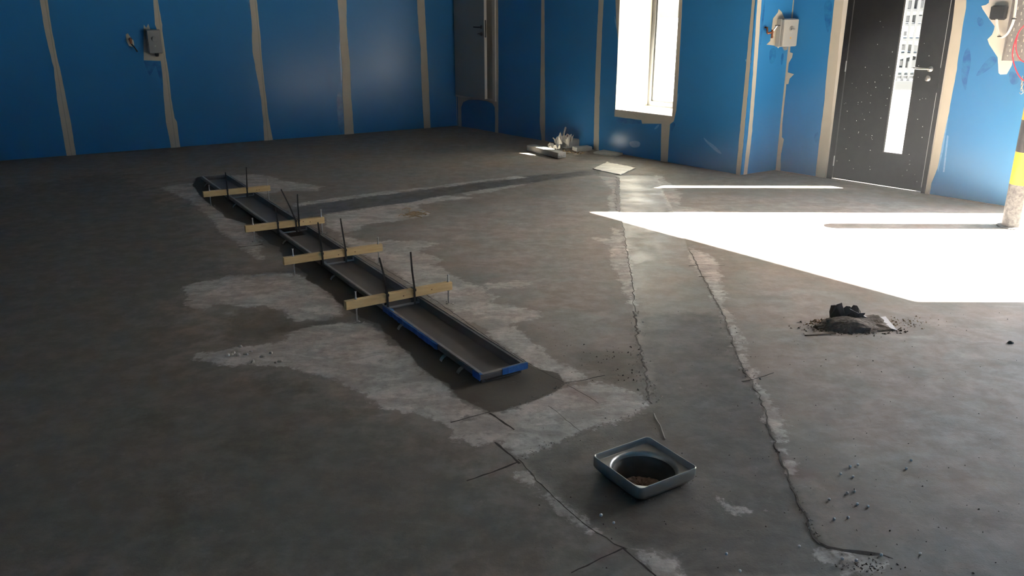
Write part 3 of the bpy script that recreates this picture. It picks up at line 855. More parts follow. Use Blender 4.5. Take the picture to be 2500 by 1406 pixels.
# --- door wall
DT = 0.12
ds = lambda x, y, k=0.0: W_door.hit(x, y, k)
sHinge = (ds(2061, 300)[0] * 0 + (ds(2069, 0)[0] + ds(2021, 430)[0]) / 2)
sLatch = (ds(2321, 0)[0] + ds(2250, 461)[0]) / 2
sOuterR = (ds(2332, 0)[0] + ds(2260, 473)[0]) / 2
sFr = 0.055
zDh = 2.14
o0, o1 = sHinge, sOuterR
mb = MB()
W_door.box(mb, 0, o0, 0, ZC, -DT, 0)
W_door.box(mb, o1, W_door.L, 0, ZC, -DT, 0)
W_door.box(mb, o0, o1, zDh + .05, ZC, -DT, 0)
wall_right = structure(mb, 'wall_right', 'plaster')
panel(wall_right, W_door, [(0.0, o0 - .05, 0.004, ZC)])
panel(wall_right, W_door, [(o1 + .05, W_door.L, 0.004, ZC)])
panel(wall_right, W_door, [(o0 - .05, o1 + .05, zDh + .2, ZC)])
strip(W_door, [(1933, 0), (1923, 128), (1913, 205), (1902, 290), (1892, 415)], [(1938.5, 0), (1929, 128), (1920, 205), (1911, 290), (1905.5, 416)], wall_right)
for px in ([(1924, 126), (1936, 130), (1934, 140), (1925, 155)], [(1921, 176), (1939, 181), (1928, 192), (1925, 205), (1916, 206)], [(1910, 335), (1914, 340), (1908, 372), (1903, 390), (1904, 350)]):
    mb = MB(); W_door.flat(mb, ppoly(W_door, px), PT + .002, PT + .006); mb.build('torn_tape', 'tape', wall_right)
def edge_pair(W, l, r, o, name, m='tape', k=PT, th=0.002):
    a, b = edge_poly(W, l, r, k)
    mb = MB(); W.flat(mb, a + b[::-1], k, k + th); return mb.build(name, m, o)
edge_pair(W_door, [(2037, 0), (2030, 70), (2019, 170), (2012, 256), (2001, 340), (1991, 432)], [(2060, 0), (2051, 80), (2042, 170), (2032, 256), (2025, 340), (2014, 431)], wall_right, 'joint_tape')
edge_pair(W_door, [(2332, 0), (2323.5, 72), (2311, 170), (2294, 273), (2282, 340), (2269, 415), (2259, 475)], [(2359, 0), (2359, 20), (2349, 72), (2336, 170), (2317, 273), (2303, 340), (2289, 410), (2264, 475)], wall_right, 'joint_tape')
for px in ([(2352, 130), (2366, 110), (2372, 150), (2362, 190), (2358, 230), (2345, 190)], [(2384, 40), (2400, 45), (2402, 62), (2388, 66)], [(2292, 280), (2300, 290), (2285, 400), (2275, 420)],
           [(2376, 190), (2420, 130), (2440, 150), (2400, 180)], [(2010, 0), (2036, 0), (2024, 90), (2014, 60)], [(1992, 320), (2000, 325), (1995, 352), (1986, 340)], [(2462, 170), (2485, 180), (2488, 205), (2465, 208)]):
    mb = MB(); W_door.flat(mb, ppoly(W_door, px, soft=3), PT, PT + 0.0008); mb.build('film_residue', 'blue_dark', wall_right)
for px in ([(2287, 395), (2298, 350), (2312, 280), (2315, 290), (2302, 370), (2290, 420)], [(2312, 330), (2316, 332), (2306, 420), (2302, 420)]):
    mb = MB(); W_door.flat(mb, ppoly(W_door, px), PT, PT + 0.001); mb.build('film_wrinkle', 'blue_pale', wall_right)
pat = [(2415, -30), (2415, 0), (2414, 7), (2407, 12), (2396, 14.5), (2399, 22), (2415, 46), (2428.5, 64), (2427, 73), (2422, 85), (2411, 96), (2415, 108), (2436, 140), (2438, 178), (2442.5, 182), (2458, 181), (2470, 160), (2474, 140), (2520, 150), (2530, -30)]
mb = MB(); W_door.flat(mb, ppoly(W_door, pat), PT, PT + 0.0022); mb.build('plaster_patch', 'plaster', wall_right)

# door_1
door1 = thing('door_1', W_door.pt((o0 + o1) / 2, 0, -DT / 2), None, None)
door1['kind'] = 'structure'
lf0 = sHinge + 0.06
lf1 = sLatch - 0.004
kD0, kD1 = -0.055, -0.008
mb = MB()
W_door.box(mb, o0, lf0 - .004, 0, zDh + .05, -DT, 0.004)
W_door.box(mb, sLatch + 0.004, o1, 0, zDh + .05, -DT, 0.004)
W_door.box(mb, lf0 - .004, sLatch + .004, zDh + .004, zDh + .05, -DT, 0.004)
mb.build('door_frame', 'door_black', door1)
vT = [(ds(2209, 0, kD1)), ds(2155, 372, kD1), ds(2206, 378, kD1), ds(2256, 0, kD1)]
v0 = (vT[0][0] + vT[1][0]) / 2; v1 = (vT[2][0] + vT[3][0]) / 2; vz0 = (vT[1][1] + vT[2][1]) / 2; vz1 = 1.98
gapz = 0.010
mb = MB()
W_door.box(mb, lf0, v0, gapz, zDh, kD0, kD1)
W_door.box(mb, v1, lf1, gapz, zDh, kD0, kD1)
W_door.box(mb, v0, v1, gapz, vz0, kD0, kD1)
W_door.box(mb, v0, v1, vz1, zDh, kD0, kD1)
leaf = mb.build('door_leaf', 'door_black', door1)
mb = MB()
W_door.box(mb, v0, v0 + .014, vz0, vz1, kD1 - .012, kD1 + .003)
W_door.box(mb, v1 - .004, v1, vz0, vz1, kD1 - .012, kD1 + .003)
W_door.box(mb, v0, v1, vz0, vz0 + .008, kD1 - .012, kD1 + .003)
W_door.box(mb, v0, v1, vz1 - .008, vz1, kD1 - .012, kD1 + .003)
mb.build('glazing_bead', 'alu', leaf)
mb = MB(); W_door.box(mb, v0 + .002, v1 - .002, vz0 + .002, vz1 - .002, -.035, -.029); mb.build('vision_panel', 'glass', leaf)
for px in ((2069, 162), (2042, 393)):
    z = ds(*px, 0)[1]
    mb = MB(); mb.lathe(W_door.pt(lf0 - .002, z - .05, 0.006), (0, 0, 1), [(.006, 0), (.006, .1)], 8); mb.build('hinge', 'galv', door1)
mb = MB(); W_door.box(mb, lf1 + .001, lf1 + .007, zDh - 1.20, zDh - 1.02, kD0 + .01, kD1 - .01); mb.build('lock_strike', 'darkmetal', door1)
mb = MB(); W_door.box(mb, lf1 + .0005, lf1 + .0065, .05, zDh - 1.22, kD1 - .004, kD1 + .002); W_door.box(mb, lf1 + .0005, lf1 + .0065, zDh - 1.0, zDh, kD1 - .004, kD1 + .002)  # pale strip in place of daylight showing through the latch gap
mb.build('door_seal', 'white', leaf)['label'] = 'thin pale seal along the latch edge'
sH, zH = ds(2271, 168, kD1)
hp = W_door.pt(sH, zH, kD1)
mb = MB()
mb.lathe(hp, W_door.n, [(.027, 0), (.027, .007), (.022, .009), (.010, .010), (.010, .05)], 20)
mb.tube([hp + W_door.n * .044, hp + W_door.n * .055 - W_door.d * .02, hp + W_door.n * .056 - W_door.d * .07, hp + W_door.n * .052 - W_door.d * .125 + Vector((0, 0, .004))], .0095, 10)
mb.build('door_handle', 'chrome', leaf, smooth=True)
sK, zK = ds(2265, 191, kD1)
kp = W_door.pt(sK, zK, kD1)
mb = MB()
mb.lathe(kp, W_door.n, [(.027, 0), (.027, .007), (.020, .010), (.012, .010), (.012, .02)], 20)
mb.obox(kp + W_door.n * .024, W_door.d, W_door.n, EZ, .004, .006, .014)
mb.build('thumb_turn', 'chrome', leaf, smooth=True)
mb = MB()
rnd = random.Random(3)
for i in range(90):                                # specks of plaster and paint on the leaf
    s = rnd.uniform(lf0 + .02, lf1 - .02); z = rnd.betavariate(1.3, 1.6) * 1.5 + .05
    if v0 - .02 < s < v1 + .02: continue
    q = rnd.uniform(.0012, .003)
    W_door.box(mb, s - q, s + q, z - q * rnd.uniform(.6, 2.2), z + q, kD1, kD1 + .001)
sp = mb.build('plaster_specks', 'white', leaf); sp['kind'] = 'stuff'

# --- wall with the wide delivery opening on the right, outside the frame
RT = 0.16
ro0, ro1, rz = 0.12, 3.10, 2.98
mb = MB()
W_roll.box(mb, -0.05, ro0, 0, ZC, -RT, 0)
W_roll.box(mb, ro1, W_roll.L + .2, 0, ZC, -RT, 0)
W_roll.box(mb, ro0, ro1, rz, ZC, -RT, 0)
wall_opening = structure(mb, 'wall_opening', 'substrate')
panel(wall_opening, W_roll, [(0.0, ro0 - .03, 0.004, ZC)])
panel(wall_opening, W_roll, [(ro0, ro1, rz + .03, ZC)])
panel(wall_opening, W_roll, [(ro1 + .03, ro1 + 1.2, 0.004, ZC)])
panel(wall_opening, W_roll, [(ro1 + 1.203, W_roll.L, 0.004, ZC)])
mb = MB(); W_back.box(mb, -0.3, W_back.L + .3, 0, ZC, -.25, 0); structure(mb, 'wall_back', 'blue')
mb = MB(); W_side.box(mb, -0.3, W_side.L + .3, 0, ZC, -.25, 0); structure(mb, 'wall_side', 'blue')
mb = MB()
cg = [(*p, ZC) for p in grow(room_poly, 0.6)]
mb.prism(cg, (0, 0, .25)); structure(mb, 'ceiling', 'ceil')

# thin haze volume added in the room to imitate lens glare
def haze_mat():
    m = bpy.data.materials.new('dusty_air')
    m.use_nodes = True
    nt = m.node_tree
    nt.nodes.clear()
    o = nt.nodes.new('ShaderNodeOutputMaterial')
    v = nt.nodes.new('ShaderNodeVolumeScatter')
    v.inputs['Color'].default_value = (0.95, 0.97, 1.0, 1)
    v.inputs['Density'].default_value = HAZE
    v.inputs['Anisotropy'].default_value = 0.2
    nt.links.new(v.outputs[0], o.inputs['Volume'])
    return m
mb = MB()
mb.prism([(*p, 0.02) for p in grow(room_poly, -0.02)], (0, 0, ZC - 0.04))
tag(mb.build('dust_haze', haze_mat()), 'thin pale dust haze in the air of the whole room', 'haze', kind='stuff')

# unseen canopy added outside to clip the sun at window and door
mb = MB()
q0, q1 = W_front.pt(0.6, 0, -TH - .01), W_door.pt(W_door.L * 0.86, 0, -DT - .01)
outn = -(W_front.n + W_door.n).normalized()
cdep = 1.15
cz = 2.60
mb.prism([q0 + EZ * cz, q0 + outn * cdep + EZ * cz, q1 + outn * cdep + EZ * cz, q1 + EZ * cz], (0, 0, .18))
tag(mb.build('entrance_canopy', 'canopy'), 'flat grey canopy outside over the window and black door', 'canopy')

# unseen long building added beyond the delivery opening to cut low sky light
mb = MB(); mb.obox((27, -3, 3.6), (0, 1, 0), (1, 0, 0), EZ, 15, 3, 3.63)
blocker = thing('yard_building', (27, -3, -.03), 'long dark grey building across the yard, outside the frame', 'building')
mb.build('wall', 'canopy', blocker)
mb = MB(); mb.obox((27, -3, 7.3), (0, 1, 0), (1, 0, 0), EZ, 15.2, 3.2, .1); mb.build('roof', 'canopy', blocker)

# fence and yard seen through the door's vision panel
fy = 17.6
fence = thing('railing_fence', (8.4, fy, 0), 'grey vertical bar fence on a low kerb seen through the black door glass', 'fence')
mb = MB(); mb.obox((8.4, fy, .06), (1, 0, 0), (0, 1, 0), EZ, 2.6, .10, .09); mb.build('kerb', 'ext', fence)
for z in (.22, 1.95):
    mb = MB(); mb.obox((8.4, fy, z), (1, 0, 0), (0, 1, 0), EZ, 2.6, .02, .03); mb.build('rail', 'ext_pale', fence)
bar0 = None
for i in range(42):
    x = 8.4 - 2.55 + i * .1245
    if bar0 is None:
        mb = MB(); mb.obox((x, fy - .03, 1.10), (1, 0, 0), (0, 1, 0), EZ, .026, .012, .95); bar0 = mb.build('fence_bar', 'ext_pale', fence); xb = x
    else:
        c = bar0.copy(); COL.objects.link(c); c.parent = fence; c.location = (x - xb, 0, 0)
rack = thing('yard_rack', (10.0, 21.5, 0), 'tall open rack of dark and pale boards behind the bar fence outdoors', 'rack')
rnd = random.Random(11)
for x in (6.8, 8.6, 10.4, 12.2):
    mb = MB(); mb.obox((x, 21.5, 1.6), (1, 0, 0), (0, 1, 0), EZ, .05, .4, 1.63); mb.build('upright', 'ext_pale', rack)
for k in range(9):
    z = .12 + k * .34
    mb = MB(); mb.obox((9.5, 21.5, z), (1, 0, 0), (0, 1, 0), EZ, 2.75, .45, .03); mb.build('shelf', 'ext_pale', rack)
    for j in range(11):
        x = 6.95 + j * .48 + rnd.uniform(-.05, .05)
        if rnd.random() < .85:
            mb = MB(); mb.obox((x, 21.35, z + .03 + .11), Vector((1, 0, rnd.uniform(-.25, .25))).normalized(), (0, 1, 0), EZ, rnd.uniform(.10, .2), .3, rnd.uniform(.05, .09))
            mb.build('board_stack', rnd.choice(['ext_dark', 'ext_dark', 'ext', 'ext_pale']), rack)

# ------------------------------------------------------------------ floor joints, crumbs (parts of the floor)
def ribbon(pxs, w, m='crack', name='saw_cut', th=0.0012, z0=-0.001, jit=0.003, taper=False, world=False):
    P = [Vector(p) for p in pxs] if world else [fl(x, y) for x, y in pxs]
    pts = []
    for a, b in zip(P, P[1:]):
        n = max(1, int((b - a).length / 0.03))
        pts += [a + (b - a) * (i / n) for i in range(n)]
    pts.append(P[-1])
    L_, R_ = [], []
    for i, p in enumerate(pts):
        d = (pts[min(i + 1, len(pts) - 1)] - pts[max(0, i - 1)]).normalized()
        nrm = Vector((-d.y, d.x, 0))
        ww = w * (0.6 + 0.8 * random.random()) / 2
        if taper: ww *= 1 - 0.85 * abs(2 * i / (len(pts) - 1) - 1) ** 3
        q = p + nrm * random.uniform(-jit, jit)
        L_.append(q + nrm * ww + EZ * z0); R_.append(q - nrm * ww + EZ * z0)
    rings = [[a, b, b + EZ * th, a + EZ * th] for a, b in zip(L_, R_)]
    mb = MB(); mb.rings(rings)
    return mb.build(name, m, floor)
for c, w in (([(1195, 1008), (1256, 1049)], .008), ([(1100, 1031), (1150, 1018), (1196, 1005)], .006), ([(1209, 1079), (1270, 1131)], .010), ([(1140, 1174), (1200, 1153), (1266, 1127)], .007),
             ([(1395, 1399), (1450, 1372), (1520, 1338)], .006), ([(1520, 1338), (1570, 1378), (1602, 1406)], .006), ([(1380, 934), (1430, 927), (1476, 916)], .006), ([(1386, 940), (1425, 962), (1462, 984)], .003),
             ([(1812, 931), (1840, 925), (1890, 910)], .007), ([(1682, 649), (1705, 646), (1770, 648)], .005), ([(1706, 675), (1738, 675)], .006),
             ([(582, 603), (620, 600), (642, 596)], .012), ([(1340, 990), (1400, 1040), (1420, 1053)], .002)):
    ribbon(c, w)
def jline(name, pts, w, jit=.008, **k):
    ribbon(pts, w * (.6 if name == 'trench_joint' else 1), 'joint_soft' if name == 'trench_joint' else 'crack', name, jit=jit, **k)
jline('trench_joint', [(1511, 470), (1513, 525), (1523, 560), (1531, 620), (1544, 680), (1549, 760)], .006)
jline('trench_joint', [(1549, 760), (1561, 850), (1577, 910), (1583, 950), (1589, 985)], .014, .012)
jline('trench_joint', [(1684, 612), (1724, 690), (1768, 772), (1804, 882)], .010, .006)
jline('trench_joint', [(1804, 882), (1854, 965), (1893, 1085)], .008, .008)
jline('trench_joint', [(1893, 1085), (1931, 1180), (1961, 1250), (1980, 1290), (1992, 1312), (2006, 1326)], .010, .008)
jline('trench_joint', [(1268, 1120), (1310, 1172), (1380, 1236), (1440, 1288), (1500, 1326), (1530, 1340)], .005, .005)
jline('slab_crack', [(2000, 1322), (2020, 1334), (2060, 1341), (2100, 1348), (2150, 1354), (2180, 1364)], .022, .006, taper=True)
jline('drain_joint', [(1004, 694), (1090, 752), (1200, 830), (1300, 893), (1386, 938)], .004, .004)
jline('drain_joint', [(560, 436), (700, 515), (842, 600), (1004, 694)], .004, .004)
def pale(name, pts, w, **k):
    ribbon(pts, w, 'mortar', name, th=.004, z0=-.001, jit=w * .35, **k)
pale('mortar_ridge', [(1508, 432), (1507, 470), (1509, 515)], .03)
pale('mortar_ridge', [(1596, 1010), (1612, 1040), (1624, 1072)], .004)
mb = MB()
rnd = random.Random(5)
def crumb(mb, p, r):
    p = Vector(p)
    vs = [p + Vector((rnd.uniform(-1, 1), rnd.uniform(-1, 1), 0)).normalized() * r * rnd.uniform(.7, 1.2) for _ in range(3)] + [p + Vector((rnd.uniform(-.3, .3) * r, rnd.uniform(-.3, .3) * r, r * rnd.uniform(.6, 1.1)))]
    c0 = sum(vs[:3], Vector()) / 3
    mb.add(vs, [(0, 1, 3), (1, 2, 3), (2, 0, 3), (2, 1, 0)])
for pl, n, sc_, r in (([(1549, 760), (1561, 850), (1577, 910), (1583, 950), (1589, 985)], 160, .05, .006), ([(1545, 1008), (1440, 1052), (1350, 1082), (1266, 1118)], 70, .025, .004),
                      ([(1770, 780), (1804, 882), (1854, 965)], 60, .05, .005), ([(1893, 1085), (1961, 1250), (1992, 1312)], 60, .02, .004), ([(1386, 938), (1340, 962), (1225, 1004)], 50, .02, .004)):
    P = [fl(*p) for p in pl]
    for i in range(n):
        j = rnd.randrange(len(P) - 1); t = rnd.random()
        c = P[j].lerp(P[j + 1], t) + Vector((rnd.gauss(0, sc_ * .5), rnd.gauss(0, sc_ * .5), 0))
        crumb(mb, c, r * rnd.uniform(.4, 1.4))
o = mb.build('mortar_crumbs', 'mortar', floor); o['kind'] = 'stuff'
mb = MB()
for i in range(330):
    x, y = rnd.uniform(1300, 2490), rnd.uniform(760, 1400)
    crumb(mb, fl(x, y), rnd.uniform(.0015, .0045))
for i in range(90):
    crumb(mb, fl(rnd.gauss(2110, 45), rnd.gauss(1385, 12)), rnd.uniform(.002, .006))
for i in range(60):
    crumb(mb, fl(rnd.uniform(1420, 1570), rnd.uniform(840, 930)), rnd.uniform(.002, .007))
tag(mb.build('grit', 'grit'), 'dark grit scattered over the concrete on the right', 'grit', kind='stuff')

# ------------------------------------------------------------------ drain channel
drain = thing('drain_channel', dr(DRW / 2, DRL / 2, 0), 'long shallow stainless steel drain channel standing on the slab between the battens', 'drain')
rw = 0.024
zb = 0.016
def drbox(mb, a0, a1, b0, b1, z0, z1):
    return mb.box8([dr(a0, b0, z0), dr(a1, b0, z0), dr(a1, b1, z0), dr(a0, b1, z0), dr(a0, b0, z1), dr(a1, b0, z1), dr(a1, b1, z1), dr(a0, b1, z1)])
mb = MB()                                            # pan: sloping sides and a flat bed with an outlet hole
ia, ib = rw + .012, DRW - rw - .012
bottoms = [(0.012, SUMP0), (SUMP1, DRL - .012)]
for b0, b1 in bottoms:
    drbox(mb, ia, ib, b0, b1, zb - .004, zb)
oa, ob = .075, DRW - .075
drbox(mb, ia, oa, SUMP0, SUMP1, zb - .004, zb); drbox(mb, ob, ib, SUMP0, SUMP1, zb - .004, zb)
for s_, t_ in ((rw, ia), (DRW - rw, ib)):
    P = [dr(s_, .012, DRZ - .002), dr(t_, .012, zb - .002), dr(t_, DRL - .012, zb - .002), dr(s_, DRL - .012, DRZ - .002)]
    sg = .003 if s_ < t_ else -.003
    mb.prism(P, EX * -sg)
mb.build('channel_pan', 'steel_dirty', drain)
mb = MB()
drbox(mb, 0, rw, 0, DRL, DRZ - .004, DRZ); drbox(mb, DRW - rw, DRW, 0, DRL, DRZ - .004, DRZ)
drbox(mb, rw, DRW - rw, 0, .020, DRZ - .004, DRZ); drbox(mb, rw, DRW - rw, DRL - .02, DRL, DRZ - .004, DRZ)
drbox(mb, .004, .009, 0.02, DRL - .02, DRZ, DRZ + .004); drbox(mb, DRW - .009, DRW - .004, 0.02, DRL - .02, DRZ, DRZ + .004)
mb.build('rim', 'steel_rim', drain)
mb = MB()
drbox(mb, 0, .003, 0, DRL, DRZ - .026, DRZ - .004); drbox(mb, DRW - .003, DRW, 0, DRL, DRZ - .026, DRZ - .004)
drbox(mb, .003, DRW - .003, 0, .003, DRZ - .026, DRZ - .004); drbox(mb, .003, DRW - .003, DRL - .003, DRL, DRZ - .026, DRZ - .004)
mb.build('rim_skirt', 'steel', drain)
mb = MB()
drbox(mb, .02, DRW - .02, .022, .027, 0.001, DRZ - .004)
mb.build('end_plate', 'steel', drain)
mb = MB()
drbox(mb, .02, DRW - .02, DRL - .027, DRL - .022, 0.001, DRZ - .004)
mb.build('end_plate', 'steel', drain)
mb = MB()                                            # outlet sump below the bed
for a0, a1, b0, b1 in ((oa - .003, oa, SUMP0, SUMP1), (ob, ob + .003, SUMP0, SUMP1), (oa, ob, SUMP0, SUMP0 + .003), (oa, ob, SUMP1 - .003, SUMP1)):
    drbox(mb, a0, a1, b0, b1, -.14, zb)
drbox(mb, oa, ob, SUMP0, SUMP1, -.145, -.14)
mb.build('outlet_sump', 'steel_dirty', drain)
def along(px, py, a=0.0, z=DRZ):
    return (fl(px, py, z) - DR0).dot(EY)
lug_b = [along(971, 782), along(1071, 858), along(1119, 886), along(804, 664), along(682, 580), along(563, 492)]
lug_b += [DRL - .25]
for b in lug_b:                                      # bent anchor straps below the left edge
    mb = MB()
    prof = [(.014, DRZ - .02), (.0, .026), (-.012, .020), (-.022, .010), (-.026, .002)]
    for (a0, z0), (a1, z1) in zip(prof, prof[1:]):
        mb.box8([dr(a0, b - .013, z0 - .002), dr(a1, b - .013, z1 - .002), dr(a1, b + .013, z1 - .002), dr(a0, b + .013, z0 - .002),
                 dr(a0, b - .013, z0 + .001), dr(a1, b - .013, z1 + .001), dr(a1, b + .013, z1 + .001), dr(a0, b + .013, z0 + .001)])
    mb.build('anchor_lug', 'galv', drain)
bf0, bf1 = along(1066, 842), along(936, 747)
mb = MB()                                            # torn protective film on the left skirt
n = 26
rings = []
for i in range(n + 1):
    b = bf0 + (bf1 - bf0) * i / n
    up = .004 + .010 * math.sin(i * .9) ** 2 + (.010 if i > n - 5 else 0)
    k = random.uniform(-.002, .003)
    rings.append([dr(-.004 + k, b, DRZ - .03 + random.uniform(-.004, .004)), dr(-.006 + k, b, DRZ + .001), dr(up, b, DRZ + .003), dr(up, b, DRZ + .0015), dr(-.003 + k, b, DRZ - .001), dr(-.002 + k, b, DRZ - .03)])
mb.rings(rings)
mb.build('protective_film', 'bluefilm', drain)
for b0, b1, a0, a1 in ((0.0, .07, -.004, .012), (-.005, .004, DRW - .11, DRW + .002), (-.004, .0, .12, .15)):
    mb = MB()
    if b0 < 0:
        drbox(mb, a0, a1, -.004, -.0005, DRZ - .028, DRZ + .002); drbox(mb, a0, a1, -.004, .008, DRZ + .0005, DRZ + .002)
    else:
        drbox(mb, -.004, -.0005, b0, b1, DRZ - .03, DRZ + .002); drbox(mb, -.004, a1, b0, b1, DRZ + .0005, DRZ + .002)
    mb.build('protective_film', 'bluefilm', drain)

# ------------------------------------------------------------------ battens, bolts, ties
BAT = [   # front lower left / right pixel, tag words, bolt foot & head pixels left and right, drop of the front face in pixels
    ((497, 482), (661, 466), 'pine batten across the far end of the drain channel', (506, 490), (503, 451.5), (652.6, 476), (650, 436.5), 14, 'far'),
    ((600, 568), (793, 545), 'pine batten second from the far end of the drain, above its dark outlet', (614, 582), (610, 532), (788.5, 556), (785, 511), 15, 'outlet'),
    ((694, 648), (935, 613), 'pine batten third from the far end of the drain channel', (710, 663), (705, 607), (911, 631), (906, 579), 18, 'third'),
    ((845.5, 758), (1105, 707.5), 'pine batten nearest the camera, over the torn blue film on the drain', (860, 775), (857.5, 710.6), (1085.6, 731), (1083.6, 669.6), 22, 'nearest')]
bat_info = []
for (pl, pr, lab, fL, hL, fR, hR, dp, word) in BAT:
    z0 = 0.085
    A, B = fl(*pl, z0), fl(*pr, z0)
    d = (B - A).normalized()
    nb = Vector((-d.y, d.x, 0))                      # away from the camera
    hgt, dep = 0.050, 0.034
    root = thing('batten', ((A + B) / 2 + nb * dep / 2).to_2d().to_3d(), lab, 'batten', 'pine battens laid across the drain channel')
    mb = MB()
    mb.obox((A + B) / 2 + nb * dep / 2 + EZ * hgt / 2, d, nb, EZ, (B - A).length / 2, dep / 2, hgt / 2, .0025)
    w = mb.build('timber', 'wood', root)
    w.rotation_euler = (0, 0, 0)
    for i in range(2):
        t = rnd.uniform(.15, .9); c = A.lerp(B, t) + EZ * rnd.uniform(.015, .035)
        mb = MB(); mb.lathe(c - nb * .0006, nb, [(.004, 0), (.004, .0008)], 8)
        mb.build('wood_knot', 'knot', root)
    for foot, head in ((fL, hL), (fR, hR)):
        q = fl(*foot)
        # keep the bolt inside the timber's depth
        t = (q - A).dot(d)
        t = min(max(t, .02), (B - A).length - .02)
        base = A + d * t + nb * dep * .5; base.z = 0
        top = onplane(*head, base, Vector((0, 1, 0))).z
        top = min(max(top, .17), .24)
        mb = MB()
        mb.lathe(base, EZ, [(.0045, 0), (.0045, top)], 8)
        mb.lathe(base + EZ * (z0 + hgt), EZ, [(.009, 0), (.009, .007)], 6)
        mb.lathe(base + EZ * (z0 - .008), EZ, [(.009, 0), (.009, .008)], 6)
        mb.lathe(base + EZ * (top - .004), EZ, [(.007, 0), (.007, .004)], 8)
        mb.build('bolt', 'galv', root, smooth=True)
        mb = MB()
        for i in range(16):
            crumb(mb, base + Vector((rnd.gauss(0, .022), rnd.gauss(0, .022), 0)), rnd.uniform(.004, .009))
        o = mb.build('mortar_crumbs', 'mortar', root); o['kind'] = 'stuff'
    bat_info.append((A, B, d, nb, hgt, dep, z0, word))
# spacer bars lying in the channel beside the battens
for (px, py), word in (((620, 478), 'batten at the far end'), ((707, 568), 'batten above the outlet'), ((812, 645), 'third batten from the far end'), ((978, 748), 'nearest batten')):
    b = along(px, py, z=zb + .01)
    mb = MB()
    drbox(mb, rw + .010, DRW - rw - .010, b - .012, b + .012, zb + .012, zb + .018)
    drbox(mb, rw + .006, rw + .010, b - .012, b + .012, zb + .012, DRZ - .004); drbox(mb, DRW - rw - .010, DRW - rw - .006, b - .012, b + .012, zb + .012, DRZ - .004)
    mb.build('cross_strap', 'galv', drain)
# cable ties: loop round the batten and a stiff tail
TIES = [(0, (554.5, 460), [(550, 420.5)], 'black cable tie on the far batten, left one of its pair'), (0, (602.5, 457), [(601, 408)], 'black cable tie on the far batten, right one of its pair'),
        (1, (678, 545), [(672, 505)], 'leftmost black cable tie of the batten above the outlet, its tail tilted left'), (1, (722, 537), [(708, 506), (686, 462)], 'black cable tie with a long tail slanting left, on the batten above the outlet'),
        (1, (729, 535), [(727, 500), (726, 474)], 'black cable tie with an upright tail, on the batten above the outlet'),
        (2, (786.6, 617), [(781, 580), (776, 542.7)], 'left black cable tie on the third batten from the far end'), (2, (843, 606), [(837, 570), (831, 533)], 'right black cable tie on the third batten from the far end'),
        (3, (945.6, 724), [(938, 675), (926, 629)], 'left black cable tie on the nearest batten, tail leaning left'), (3, (1011.6, 708), [(1006, 660), (1002.5, 615)], 'right black cable tie on the nearest batten, tail nearly upright')]
for bi, at, tail, lab in TIES:
    A, B, d, nb, hgt, dep, z0, word = bat_info[bi]
    q = onplane(*at, A, nb)
    t = (q - A).dot(d)
    t = min(max(t, .05), (B - A).length - .05)
    c = A + d * t
    c.z = 0
    # strap loop: round the timber and down under the channel rim
    w2, e = .006, .0022
    zlow, ztop = DRZ - .012, z0 + hgt + .0005
    def band(mb, p, q_, out):
        mb.box8([p - d * w2, p + d * w2, p + d * w2 + out, p - d * w2 + out, q_ - d * w2, q_ + d * w2, q_ + d * w2 + out, q_ - d * w2 + out])
    root = thing('cable_tie', Vector((c.x, c.y, zlow)), lab, 'cable tie', 'black cable ties tying the battens to the drain')
    mb = MB()
    f0 = c - nb * .0005
    band(mb, Vector((f0.x, f0.y, zlow)), Vector((f0.x, f0.y, ztop)), -nb * e)
    b0 = c + nb * (dep + .0005)
    band(mb, Vector((b0.x, b0.y, zlow)), Vector((b0.x, b0.y, ztop)), nb * e)
    a0, a1 = c - nb * (e + .0005), c + nb * (dep + e + .0005)
    mb.box8([Vector((a0.x, a0.y, ztop)) - d * w2, Vector((a0.x, a0.y, ztop)) + d * w2, Vector((a1.x, a1.y, ztop)) + d * w2, Vector((a1.x, a1.y, ztop)) - d * w2,
             Vector((a0.x, a0.y, ztop + e)) - d * w2, Vector((a0.x, a0.y, ztop + e)) + d * w2, Vector((a1.x, a1.y, ztop + e)) + d * w2, Vector((a1.x, a1.y, ztop + e)) - d * w2])
    mb.build('strap', 'black', root)
    mb = MB()
    mb.obox(c + EZ * (z0 + hgt - .004) - nb * .006, d, nb, EZ, .007, .005, .008)
    mb.build('tie_head', 'black', root)
    mb = MB()
    pts = [c + EZ * (z0 + hgt - .010) - nb * .006] + [onplane(px, py, c - nb * .006, nb) for px, py in tail]
    pts[0].z = max(pts[0].z, 0)
    rings = []
    for i, p in enumerate(pts):
        dd = (pts[min(i + 1, len(pts) - 1)] - pts[max(0, i - 1)]).normalized()
        sd_ = dd.cross(nb).normalized()
        k = .0052 if i < len(pts) - 1 else .0042
        rings.append([p - sd_ * k - nb * .0022, p + sd_ * k - nb * .0022, p + sd_ * k + nb * .0022, p - sd_ * k + nb * .0022])
    mb.rings(rings)
    mb.build('tail', 'black', root)

